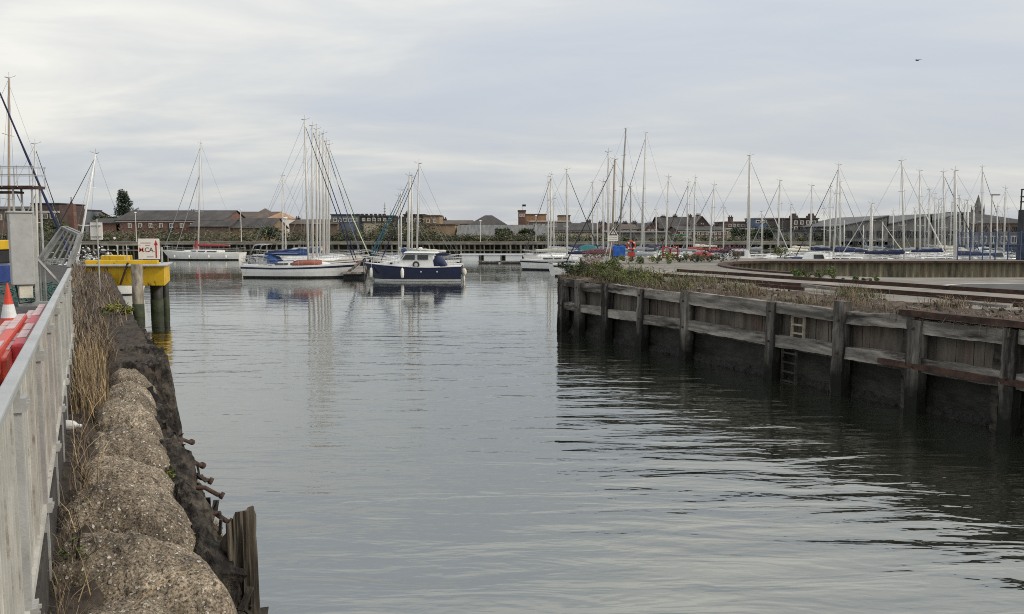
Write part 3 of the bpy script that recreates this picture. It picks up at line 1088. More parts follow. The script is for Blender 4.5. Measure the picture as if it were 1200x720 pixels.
def capf(i, j):
    u = 12.3 + 8.2 * i
    w0 = 0.30
    v = w0 + (1.08 - w0) * j
    z = 2.04 - 0.02 * (u - 12) + 0.10 * nz(u, v, 1.5, 2.4) + 0.07 * nz(u * 3, v, 3.5, 3.2) + 0.05 * nz(u, v * 2, 9, 13) - 1.3 * max(0, j - 0.90) * 4 - max(0, 0.09 - i) * 13
    if (u * 0.8) % 1.0 < 0.03:
        z -= 0.06
    return P(u, v + .10 * nz(u, j, 6, 2.0) * j, z)


mb.grid(capf, 380, 50)
mb.build('capping', M_cap, tb, smooth=True)
# ragged splinters between the sacks and the baulks
mb = MB(TO)
for k in range(700):
    u = R.uniform(4.6, 10.5)
    v = 0.60 + .26 * R.random()
    z = R.uniform(1.15, 1.70) - .1 * (u < 6)
    l_ = R.uniform(.04, .17)
    d = (DU * R.gauss(.1, .7) + DV * R.gauss(.1, .35) + Vector((0, 0, R.gauss(.25, .6)))).normalized() * l_
    p = P(u, v, z)
    mb.beam(p, p + d, R.uniform(.010, .06), R.uniform(.006, .022), segs=2, rough=.012)
tag(mb.build('splinter', M_timblack, tb), kind='stuff')
# iron bolts standing out of the timbers
bolts = [((222, 572), (258, 580), 'thick curved rusty bolt, longest of those out of the rotten timber'), ((215, 543), (236, 545), 'straight reddish bolt above the thick curved one'),
         ((212, 557), (245, 563), 'bolt directly above the longest curved bolt'), ((205, 520), (224, 518), 'rusty bolt farthest from the rotten post'), ((238, 603), (268, 611), 'curved rusty bolt touching the rotten post')]
for (a, c, lab) in bolts:
    pa = pz(a[0], a[1], 1.70)
    pb = pz(c[0], c[1], 1.62)
    mid = (pa + pb) / 2 + Vector((0, 0, .035))
    mb = MB(pa)
    mb.tube([pa - (pb - pa) * .7, pa, mid, pb - (pb - pa) * .08 + Vector((0, 0, -.005)), pb], 0.021, 8)
    e = (pb - mid).normalized()
    mb.tube([pb, pb + e * .035], 0.034, 8)
    tag(mb.build('iron_bolt', mat('bolt_rust', (0.028, 0.018, 0.014), .85, 0, .5, 30, .4, 60, col2=(0.095, 0.05, 0.036)), smooth=True), lab, 'bolt', 'iron bolts along the rotten timber')
# the rotten post by the near sacks
pt = pz(279, 612, 1.98)
b = MB((pt.x, pt.y, 0))
rings = []
for i in range(60):
    z = -0.6 + 2.72 * i / 59
    ring = []
    for a in range(64):
        t = 2 * math.pi * a / 64
        wv = math.cos(t)
        rr = 0.098 + 0.014 * math.sin(5 * t + 1) + 0.03 * nz(t * 2.2 + 7, z * 0.8, 3.0) + 0.030 * nz(t * 6, z * .8, 8.0) + 0.028 * nz(t * 14, z * 1.6, 8.0)
        rr *= 1.12 - 0.10 * z / 2
        topcut = 1.0
        zz = z
        if i > 50:
            zz = z - (i - 50) * 0.030 * max(0.1, .55 + .55 * math.sin(t - .4) + .10 * math.sin(5 * t))
        ring.append((pt.x + rr * math.cos(t + .5), pt.y + 1.15 * rr * math.sin(t + .5), zz))
    rings.append(ring)
b.loft(rings)
tag(b.build('rotten_post', mat('rotten_post_wood', (0.018, 0.015, 0.012), col2=(0.15, 0.128, 0.098), scale=9.0, stretch=(1, 1, 9), **TIM)), 'split weathered timber post standing at the near edge of the concrete sacks', 'post')

# ------------------------------------------------------------------ galvanised fence
FO = P(6, -0.25, LQZ)
fe = thing('metal_fence', 'pale galvanised railing of close upright bars along the left quay', 'fence', FO)
M_rail = mat('rail_galvanised', (0.36, 0.37, 0.365), 0.55, 0.25, 0.12, 2.0, 0.08, 40.0, dirt=((0.30, 0.28, 0.25), 2.5, 0.55, 0.8))
M_bar = mat('bar_galvanised', (0.43, 0.42, 0.375), 0.65, 0.1, 0.22, 3.0, 0.08, 30.0, isl=.14, dirt=((0.19, 0.15, 0.11), 5.0, 0.55, 0.72))
FZ0, FZ1 = 2.36, 3.455
u0 = -0.6
bay = 1.42
nb = 11
for k in range(nb):
    ua = u0 + bay * k
    mb = MB(FO)
    mb.beam(P(ua + .004, -0.29, FZ1 - 0.045), P(ua + bay - .004, -0.29, FZ1 - 0.045), 0.055, 0.04)
    mb.build('top_rail', M_rail, fe, bevel=0.008)
    mb = MB(FO)
    mb.beam(P(ua + .03, -0.29, FZ0 + .13), P(ua + bay - .03, -0.29, FZ0 + .13), 0.05, 0.05)
    mb.build('bottom_rail', M_bar, fe)
    mb = MB(FO)
    mb.box(P(ua, -0.29, (2.0 + FZ1 - .06) / 2), (0.07, 0.06, FZ1 - 2.0 - .06), CH)
    mb.build('post', M_galv, fe)
    for zc_ in (FZ0 + .13, FZ1 - .12):
        mb = MB(FO)
        mb.box(P(ua, -0.265, zc_), (0.10, 0.05, 0.055), CH)
        for e_ in (-.035, .035):
            mb.box(P(ua + e_, -0.237, zc_), (0.014, 0.012, 0.014), CH)
        mb.build('clamp', M_galv, fe)
    mb = MB(FO)
    u = ua + 0.085
    while u < ua + bay - .05:
        mb.box(P(u, -0.29 + R.gauss(0, .002), (FZ0 + .15 + FZ1 - .06) / 2), (0.027, 0.020, FZ1 - .06 - FZ0 - .15), CH + R.gauss(0, .05))
        u += 0.088
    mb.build('bar_panel', M_bar, fe)

# weeds between fence and sacks
b = MB()
for k in range(330):
    u = R.uniform(2.5, 9)
    v = R.uniform(-0.27, -0.14) + .02 * (u - 4)
    blade(b, P(u, v, 2.05), R.uniform(.08, .3), R.uniform(.3, 1.2), 0.006, R.choice((0, 1, 1)))
for k in range(1700):
    u = R.uniform(9.6, 14.5)
    v = R.uniform(-0.24, 0.14) * (1 if u > 9.8 else .6)
    if nz(u, v, 7.7, 1.6) < R.uniform(-.5, .2):
        continue
    h = R.uniform(.15, .60) * min(1.0, (u - 8.0) / 3)
    blade(b, P(u, v, 2.0), h, R.uniform(.05, .45), 0.010, 0 if R.random() < .8 else 1)
for k in range(5200):
    u = 13.5 + 33 * R.random() ** 1.25
    v = R.uniform(-0.7, 0.30 if u < 19 else 0.7)
    if nz(u, v, 4.4, .9) < R.uniform(-.45, .25):
        continue
    h = R.uniform(.12, .5) * (1 if u < 20 else .8)
    blade(b, P(u, v, 2.0 if v > -.17 else LQZ - .02), h, R.uniform(.1, .9), 0.016, 1 if R.random() < .85 else 0)
tag(b.build('dead_grass', [G_dry, G_dry2]), kind='stuff')
b = MB()
for k in range(26):
    u, v = R.uniform(2.6, 9.5), R.uniform(-0.22, 0.05)
    p = P(u, v, 2.06)
    d = Vector((R.gauss(0, .25), R.gauss(0, .25), R.uniform(.1, .4)))
    b.tube([p, p + d * .5 + Vector((0, 0, .05)), p + d], 0.004, 4, .002)
tag(b.build('dead_stalks', G_dry), kind='stuff')
bush('weed_plant', pz(138, 372, 2.0), 0.42, 0.42, 420, [G_yel, G_green], 'small yellow green leafy plant on the black timber beside the dead grass', 'plant', size=.06)
bush('weed_plant', P(5.15, -0.14, 2.05), 0.09, 0.26, 160, [G_green, G_yel], 'thin green weed at the foot of the fence beside the white plastic bottle', 'plant', size=.014, stems=3)
bush('weed_plant', P(7.6, 0.52, 1.78), 0.10, 0.18, 130, [G_green, G_yel], 'grassy green tuft in the crack between sacks and black timber', 'plant', size=.022, stems=4)
# plastic bottle
p = pz(80, 499, 2.12)
b = MB(p)
ax = (DV * .8 - DU * .5).normalized()
prof = [(-.13, .03), (-.12, .05), (-.02, .056), (.05, .05), (.09, .025), (.10, .018), (.13, .018)]
x, y = Vector((0, 0, 1)), ax.cross(Vector((0, 0, 1)))
b.loft([[p + ax * t + (x * math.cos(k * math.pi / 6) + y * math.sin(k * math.pi / 6)) * r_ for k in range(12)] for (t, r_) in prof])
tag(b.build('plastic_bottle', mat('milky_plastic', (0.62, 0.63, 0.62), .35, bump=.2, bscale=20), smooth=True), 'crumpled white plastic bottle lying at the foot of the fence', 'bottle')

# ------------------------------------------------------------------ behind the fence: barriers, cone, cabinet, leaning rail, skip
M_orange = mat('orange_red_plastic', (0.50, 0.055, 0.030), 0.45, 0, 0.12, 3.0, 0.05, dirt=((0.36, 0.06, 0.045), 5.0, 0.5, 0.75))
M_pinkred = mat('faded_red_plastic', (0.46, 0.045, 0.055), 0.5, 0, 0.12, 3.0, 0.05)
M_refl = mat('reflective_white', (0.46, 0.32, 0.31), 0.5, 0, 0.15, 12.0, 0.1, dirt=((0.40, 0.14, 0.13), 7.0, 0.56, 0.68))
for k, (px, py, z, m, ln) in enumerate(((50, 357, 3.36, M_pinkred, 2.9), (38, 364, 3.33, M_orange, 3.0), (26, 368, 3.37, M_orange, 3.0), (11, 376, 3.34, M_pinkred, 3.0))):
    e = pz(px, py, z)
    o = e - DU * ln / 2
    o.z = LQZ
    labs = ('faded red plastic barrier nearest the fence in the row of barriers', 'orange red barrier second from the fence with long white reflective strip', 'orange red barrier third from the fence', 'pinkish barrier farthest from the fence, behind the traffic cone')
    root = thing('plastic_barrier', labs[k], 'barrier', o, 0, 'red and white plastic barriers stacked behind the fence')
    mb = MB(o)
    s0, s1 = e - DU * ln, e
    sl = Vector((0, 0, .02 * (k % 3)))
    mb.beam(s0 - Vector((0, 0, .07)), s1 - Vector((0, 0, .07)), 0.072, 0.14)
    mb.build('top_plank', m, root, bevel=0.02)
    for (t0, t1) in ((0.62, 0.735), (0.745, 0.86), (.87, .985), (0.10, 0.24), (.255, .39)):
        mb = MB(o)
        mb.beam(s0.lerp(s1, t0) + Vector((0, 0, 0.002)), s0.lerp(s1, t1) + Vector((0, 0, .002)), 0.050, 0.006)
        mb.build('reflective_strip', M_refl, root)
    mb = MB(o)
    for t in [0.06 + .088 * q for q in range(11)]:
        c = s0.lerp(s1, t)
        mb.box((c.x, c.y, (LQZ + .22 + z - .18) / 2), (0.05, 0.04, z - .18 - LQZ - .22), CH)
    mb.beam(s0 - Vector((0, 0, z - LQZ - .22)), s1 - Vector((0, 0, z - LQZ - .22)), 0.05, 0.09)
    mb.build('grille', m, root)
    for t in (0.12, 0.88):
        c = s0.lerp(s1, t)
        mb = MB(o)
        mb.box((c.x, c.y, LQZ + .085), (0.5, 0.15, 0.17), CH)
        mb.build('foot', M_rubber, root, bevel=.02)
# cone
e = pz(11.5, 386, LQZ)
root = thing('traffic_cone', 'orange and white traffic cone standing behind the stacked barriers', 'cone', e)
mb = MB(e)
mb.box(e + Vector((0, 0, .02)), (0.42, 0.42, .04), .4)
mb.build('base', M_orange, root, bevel=.01)
mb = MB(e)


def cone_part(z0, z1, nm, m, k):
    mb = MB(e)
    rr = lambda z: 0.155 - 0.145 * z / 0.80 + k
    mb.loft([[e + Vector((rr(z) * math.cos(a * math.pi / 10), rr(z) * math.sin(a * math.pi / 10), z)) for a in range(20)] for z in (z0, (z0 + z1) / 2, z1)])
    mb.build(nm, m, root, smooth=False)


cone_part(0.04, 0.79, 'body', mat('cone_orange', (0.62, 0.06, 0.03), .45), 0)
cone_part(0.20, 0.43, 'white_band', mat('cone_white', (0.66, 0.66, 0.66), .5), .004)
# cabinet on a post
a = pY(25, 292, 12.2)
root = thing('control_cabinet', 'light grey metal cabinet mounted on a galvanised post behind the fence', 'cabinet', (a.x, a.y, LQZ))
o = (a.x, a.y, LQZ)
fx = Vector((a.x, a.y, 0)).normalized()
ang = math.atan2(fx.y, fx.x) + rad(90) + .1
M_cab = mat('cabinet_grey', (0.36, 0.365, 0.35), 0.6, 0.1, 0.10, 6.0, 0.05, 20.0, dirt=((0.24, 0.235, 0.22), 10.0, 0.60, 0.74))
mb = MB(o)
mb.box((a.x, a.y, a.z), (0.30, 0.24, 1.07), ang)
mb.build('housing', M_cab, root, bevel=.012)
mb = MB(o)
mb.box((a.x, a.y, a.z + .55), (0.34, 0.28, .03), ang)
mb.build('lid', M_cab, root, bevel=.008)
sd_ = -Vector((math.cos(ang), math.sin(ang), 0))
mb = MB(o)
c = a + sd_ * .175
mb.box((c.x, c.y, (LQZ + a.z + .5) / 2), (0.055, .08, a.z + .5 - LQZ), ang)
mb.build('post', M_galv, root)
mb = MB(o)
c2 = a + sd_ * .025
mb.box((c2.x, c2.y, a.z - .64), (0.18, 0.16, .20), ang)
mb.build('meter_box', M_ccream, root, bevel=.01)
mb = MB(o)
q = a - sd_ * .1 + Vector((0, 0, -.54))
mb.tube([q, q + Vector((.02, 0, -.12)), q + sd_ * .1 + Vector((0, -.12, -.27)), q + sd_ * .3 + Vector((0, -.12, -.25))], 0.011, 6)
mb.build('cable', M_rubber, root)
mb = MB(o)
mb.beam(c + Vector((0, 0, -.12)), c + sd_ * .42 + Vector((0, .1, -.75)), .05, .03)
mb.build('brace', M_galv, root)
mb = MB(o)
cc = a + sd_ * -.02
mb.beam((cc.x - .05, cc.y, a.z - .83), (cc.x + .62, cc.y + .1, a.z - .83), .07, .07)
mb.build('cross_beam', M_galv, root)
# leaning galvanised railing panel
A, B_, C_, D_ = pY(73, 267, 16.6), pY(93, 276, 15.8), pY(80, 314, 15.2), pY(45, 305, 16.1)
o = D_.copy()
root = thing('leaning_gangway', 'galvanised gangway section with slatted rails tilted up behind the fence', 'gangway', o)
for (p, q) in ((A, B_), (B_, C_), (A, D_)):
    mb = MB(o)
    mb.beam(p, q, .055, .055)
    mb.build('frame', M_dull, root)
mb = MB(o)
for t in (.2, .4, .6, .8):
    mb.beam(A.lerp(B_, t), D_.lerp(C_, t), .030, .02)
mb.build('slats', M_dull, root)
bk = Vector((-.42, .9, 0.02))
mb = MB(o)
for (p, q) in ((A + bk, B_ + bk), (A + bk, D_ + bk), (B_ + bk, C_ + bk), (A, A + bk), (B_, B_ + bk)):
    mb.beam(p, q, .05, .05)
mb.build('back_frame', M_dull, root)
for p in (C_, D_, D_ + bk):
    mb = MB(o)
    mb.beam((p.x, p.y, LQZ), p, .05, .05)
    mb.build('leg', M_dull, root)
b = MB()
c = pz(38, 356, LQZ)
for k in range(90):
    p = c + Vector((R.gauss(0, .25), R.gauss(0, .5), R.uniform(.02, .4)))
    d = Vector((R.gauss(0, .15), R.gauss(0, .2), R.gauss(0, .1)))
    b.tube([p - d, p + Vector((0, 0, .06)), p + d], 0.012, 4)
tag(b.build('tangled_netting', mat('green_net', (0.03, 0.10, 0.085), .85, isl=.5)), 'heap of tangled dark green rope and netting under the tilted gangway', 'netting')
# blue skip and yellow bin far left
e = pz(-13, 334, LQZ)
root = thing('blue_skip', 'blue metal skip cut by the left edge of the photo', 'skip', e)
mb = MB(e)
mb.prism([(e.x - 1.6, e.y - .5), (e.x + .35, e.y - .5), (e.x + .35, e.y + .6), (e.x - 1.6, e.y + .6)], LQZ + .05, LQZ + 0.62)
mb.build('body', mat('skip_blue', (0.02, 0.045, 0.19), .5, bump=.2, dirt=((0.09, 0.07, 0.06), 3, .55, .7)), root, bevel=.03)
mb = MB(e)
mb.beam((e.x - 1.62, e.y - .53, LQZ + .64), (e.x + .38, e.y - .53, LQZ + .64), .08, .07)
mb.build('rim', M_cgrey, root)
e = pz(-4, 309, LQZ)
root = thing('yellow_dumper', 'yellow machine with dark tracks partly hidden behind the blue skip', 'machine', e)
mb = MB(e)
mb.prism([(e.x - 2.5, e.y - .8), (e.x + .5, e.y - .8), (e.x + .5, e.y + 1), (e.x - 2.5, e.y + 1)], LQZ + .75, LQZ + 1.25)
mb.build('body', M_yellow, root, bevel=.05)
mb = MB(e)
mb.prism([(e.x - 2.4, e.y - .9), (e.x + .4, e.y - .9), (e.x + .4, e.y + .9), (e.x - 2.4, e.y + .9)], LQZ, LQZ + .74)
mb.build('track', M_rubber, root, bevel=.1)

# ------------------------------------------------------------------ yellow platform on piles with the sign
YO = Vector((-19.3, 41, 0))
yp = thing('mooring_platform', 'yellow steel platform on dark piles standing in the water beyond the dead grass', 'platform', YO)
tl, tr = pY(112, 309, 39.5), pY(197, 311, 39.5)
zb = pY(197, 335, 39.5).z
zt = tr.z
dp = 4.2
xl, xr = tl.x - .6, tr.x
lf = dp * -0.36
mb = MB(YO)
mb.hexa([(xl, 39.5, zb), (xr - .2, 39.5, zb), (xr - .2 + lf, 39.5 + dp, zb), (xl + lf, 39.5 + dp, zb), (xl, 39.5, zt - .055), (xr - .2, 39.5, zt - .055), (xr - .2 + lf, 39.5 + dp, zt - .055), (xl + lf, 39.5 + dp, zt - .055)])
mb.build('girder', M_yellow, yp, bevel=.02)
mb = MB(YO)
mb.hexa([(xl - .1, 39.3, zt - .05), (xr, 39.3, zt - .05), (xr + lf, 39.5 + dp, zt - .05), (xl + lf, 39.5 + dp, zt - .05), (xl - .1, 39.3, zt), (xr, 39.3, zt), (xr + lf, 39.5 + dp, zt), (xl + lf, 39.5 + dp, zt)])
mb.build('deck', M_galv, yp)
mb = MB(YO)
c = pY(128, 305, 40.6)
c2 = pY(180, 305, 40.6)
mb.beam((c.x - 1.2, 40.6, zt + .10), (c2.x + .1, 40.9, zt + .10), .25, .20)
mb.build('kerb', M_yellow, yp, bevel=.02)
mb = MB(YO)
c = pY(124, 303.5, 41.5)
mb.hexa([(xl, 41.2, zt), (c.x + 1.1, 41.2, zt), (c.x + .9, 42.5, zt), (xl, 42.5, zt), (xl, 41.2, zt + .42), (c.x + 1.1, 41.2, zt + .40), (c.x + .9, 42.5, zt + .40), (xl, 42.5, zt + .42)])
mb.build('locker', M_yellow, yp, bevel=.02)
for (x0, x1, y0, y1) in ((150, 141, 308, 334),):
    mb = MB(YO)
    mb.beam(pY(x0, y0, 39.35), pY(x1, y1, 39.35), .12, .06)
    mb.build('brace', M_rust, yp)
# piles
for (px, y, r_, ztop, m, nm) in ((161, 38.6, .26, zt + .08, None, 'timber_pile'), (183, 41.3, .30, zb, None, 'steel_pile'), (193.5, 42.6, .17, zt, None, 'fender_pile'), (120, 41.5, .3, zb, None, 'steel_pile')):
    c = pY(px, 330, y)
    mb = MB(YO)
    mb.tube([(c.x, c.y, -1.5), (c.x, c.y, 0.6), (c.x, c.y, ztop)], r_, 14)
    mm = mat('pile_pale', (0.07, 0.055, 0.04), .9, 0, .4, 2.5, .5, 12, col2=(0.40, 0.36, 0.29), stretch=(1, 1, 3)) if nm == 'timber_pile' else mat('pile_dark', (0.018, 0.018, 0.016), .6, 0, .4, 2.0, .3, 9, col2=(0.05, 0.05, 0.038))
    mb.build(nm, mm, yp, smooth=True)
    mb = MB(YO)
    mb.tube([(c.x, c.y, -.6), (c.x, c.y, 0.62)], r_ + .012, 14)
    mb.build('weed_band', mat('algae', (0.015, 0.022, 0.010), .7, 0, .4, 3, .6, 14, col2=(0.045, 0.055, 0.022)), yp, smooth=True)
# handrail
mb = MB(YO)
for px in (138, 149):
    c = pY(px, 304, 41.3)
    mb.tube([(c.x, 41.3, zt), (c.x, 41.3, zt + .95)], .025, 6)
c, c2 = pY(118, 304, 41.3), pY(166, 304, 41.3)
mb.tube([(c.x, 41.3, zt + .95), (c2.x, 41.3, zt + .95)], .022, 6)
mb.build('handrail', M_galv, yp)
# sign
sc_ = pY(174.5, 292, 42.0)
SO = Vector((sc_.x, 42.0, zt))
sg = thing('harbour_sign', 'square white sign with red letters and a tall red arrow above the yellow platform', 'sign', SO)
mb = MB(SO)
mb.box(sc_, (1.10, 0.05, 1.06))
mb.build('board', M_signw, sg, bevel=.01)
mb = MB(SO)
mb.beam((sc_.x + .62, 42.1, zt), (sc_.x + .62, 42.1, sc_.z + .1), .07, .07)
mb.beam((sc_.x - .45, 42.1, zt), (sc_.x - .45, 42.1, sc_.z + .3), .07, .07)
mb.build('support', M_galv, sg)


def text(body, size, c, m, parent, org, ext=.004, rot=(rad(90), 0, 0), align='CENTER'):
    cu = bpy.data.curves.new('text', 'FONT')
    cu.body = body
    cu.size = size
    cu.extrude = ext
    cu.offset = size * 0.003
    cu.align_x = align
    cu.align_y = 'CENTER'
    tmp = bpy.data.objects.new('text', cu)
    COL.objects.link(tmp)
    dg = bpy.context.evaluated_depsgraph_get()
    dg.update()
    me = bpy.data.meshes.new_from_object(tmp.evaluated_get(dg))
    bpy.data.objects.remove(tmp)
    me.materials.clear()
    me.materials.append(m)
    o = bpy.data.objects.new('lettering', me)
    COL.objects.link(o)
    o.parent = parent
    o.location = Vector(c) - Vector(org)
    o.rotation_euler = rot
    return o


yf = 42.0 - .030
text('M', .33, (sc_.x - .38, yf, sc_.z - .05), M_signred, sg, SO)
text('.C', .33, (sc_.x - .13, yf, sc_.z - .05), mat('sign_maroon', (0.16, 0.02, 0.02), .6), sg, SO)
text('.A.', .33, (sc_.x + .13, yf, sc_.z - .05), M_signdark, sg, SO)
mb = MB(SO)       # arrow
xa = sc_.x + .38
mb.prism([(0, 0)] * 3, 0, 0) if False else None
for (x0, x1, z0, z1) in ((-.035, .035, -.46, .22),):
    mb.box((xa, yf, sc_.z + (z0 + z1) / 2), (x1 - x0, .006, z1 - z0))
mb.add([(xa - .10, yf - .003, sc_.z + .20), (xa + .10, yf - .003, sc_.z + .20), (xa, yf - .003, sc_.z + .46), (xa - .10, yf + .003, sc_.z + .20), (xa + .10, yf + .003, sc_.z + .20), (xa, yf + .003, sc_.z + .46)],
       [(0, 1, 2), (5, 4, 3), (0, 3, 4, 1), (1, 4, 5, 2), (2, 5, 3, 0)])
mb.build('arrow', M_signred, sg)
mb = MB(SO)       # small faded lines of print, unreadable in the photograph
for (x0, x1, z) in ((-.40, .10, .31), (-.16, .06, .19), (-.10, .24, -.40)):
    x = x0
    while x < x1:
        l_ = R.uniform(.025, .05)
        mb.box((sc_.x + x + l_ / 2, yf, sc_.z + z), (l_, .005, .045))
        x += l_ + .014
mb.build('small_print', mat('faded_print', (0.34, 0.25, 0.22), .7), sg)
# back of a white notice on a thin pole
c = pY(113, 271, 27)
o = Vector((c.x + .05, 27.05, 2.0))
root = thing('notice_board', 'blank white back of a notice on a thin pole in the dead grass', 'sign', o)
mb = MB(o)
mb.box(c, (.40, .02, .57))
mb.build('board', M_signw, root)
mb = MB(o)
mb.tube([(c.x + .05, 26.96, 2.0), (c.x + .05, 26.96, c.z + .4)], .020, 8)
mb.build('pole', M_galv, root)
mb = MB(o)
for dz in (-.18, .18):
    mb.box((c.x, 26.975, c.z + dz), (.32, .02, .03))
mb.build('bracket', M_galv, root)

# ------------------------------------------------------------------ boats
def hull_rings(Ls, Lb, B, fb, sheer, rake, n=22, trans=0.72, full=2.3):
    """stations from stern (x=-Ls) to bow (x=Lb)"""
    L_ = Ls + Lb
    st = []
    for i in range(n + 1):
        t = i / n
        if t > .42:
            hb = B / 2 * max(0.012, 1 - ((t - .42) / .58) ** full)
        else:
            hb = B / 2 * (1 - (1 - trans) * ((.42 - t) / .42) ** 1.8)
        zs = fb * (1 + sheer * max(0, (t - .3) / .7) ** 1.7 + sheer * .25 * max(0, (.3 - t) / .3))
        st.append((t, -Ls + L_ * t, hb, zs))
    return st


LEV = (-0.45, -0.12, 0.07, 0.16)


def make_hull(root, Ls, Lb, B, fb, sheer, rake, mats, stripe=True, trans=.72, full=2.3, srake=0.25):
    st = hull_rings(Ls, Lb, B, fb, sheer, rake, trans=trans, full=full)
    mb = MB()
    prof = []
    for (t, x, hb, zs) in st:
        levels = [(-0.5, .10), (-0.15, .72), (0.07, .86), (0.17, .885), (zs * .5, .955), (zs * .74, .985), (zs * .90, 1.0), (zs, 1.0)]
        ring = []
        for (z, k) in levels:
            f = 1 - max(0, min(1, z / zs))
            xx = x - rake * f ** 1.2 * max(0, (t - .55) / .45) ** 1.5 + srake * f * max(0, (.25 - t) / .25)
            ring.append((xx, hb * (k if t < .8 else k * (1 - .35 * f * (t - .8) / .2)), z))
        full_ring = [(x_, -y_, z_) for (x_, y_, z_) in ring[::-1]] + ring
        prof.append(full_ring)
    n = len(prof[0])
    pts = [p for r in prof for p in r]
    rowm = [1, 1, 2, 3, 3, 4 if stripe else 3, 3]
    rowm = [{1: 0, 2: 1, 3: 2, 4: 3}[k] for k in rowm]
    half = n // 2
    k0 = len(mb.v)
    mb.v += [Vector(p) for p in pts]
    for i in range(len(prof) - 1):
        for j in range(n - 1):
            if j == half - 1:
                m = 0
            elif j < half - 1:
                m = rowm[half - 2 - j]
            else:
                m = rowm[j - half]
            a = i * n + j
            mb.f.append((a, a + 1, a + n + 1, a + n))
            mb.m.append(m)
    mb.f.append(tuple(range(n - 1, -1, -1)))
    mb.m.append(2)
    h = mb.build('hull', mats, root)
    # deck
    mb = MB()
    rings = []
    for (t, x, hb, zs) in st:
        y = max(.01, hb - .03)
        rings.append([(x, -hb, zs), (x, -hb, zs + .05), (x, -y, zs + .05), (x, -y * .5, zs + .03 + .02 * hb), (x, 0, zs + .03 + .03 * hb), (x, y * .5, zs + .03 + .02 * hb), (x, y, zs + .05), (x, hb, zs + .05), (x, hb, zs)])
    mb.loft(rings, closed=False, caps=False)
    return st, mb


def z_at(st, x):
    for (a, c) in zip(st, st[1:]):
        if a[1] <= x <= c[1]:
            k = (x - a[1]) / (c[1] - a[1])
            return a[3] + (c[3] - a[3]) * k, a[2] + (c[2] - a[2]) * k
    return (st[-1][3], st[-1][2]) if x > st[-1][1] else (st[0][3], st[0][2])


GROUPY = 'yachts moored in the marina'
BERTHS = []


def berth(px, Y, half, beam):
    """nearest depth at which a boat of this length and beam lies clear of those already moored"""
    for k in range(120):
        y = Y + (k + 1) // 2 * .5 * (1 if k % 2 else -1)
        if y < 70.5 or y > 125:
            continue
        x = pY(px, 290, y).x
        if all(abs(x - q[0]) > half + q[2] or abs(y - q[1]) > (beam + q[3]) / 2 for q in BERTHS):
            break
    BERTHS.append((x, y, half, beam))
    return y


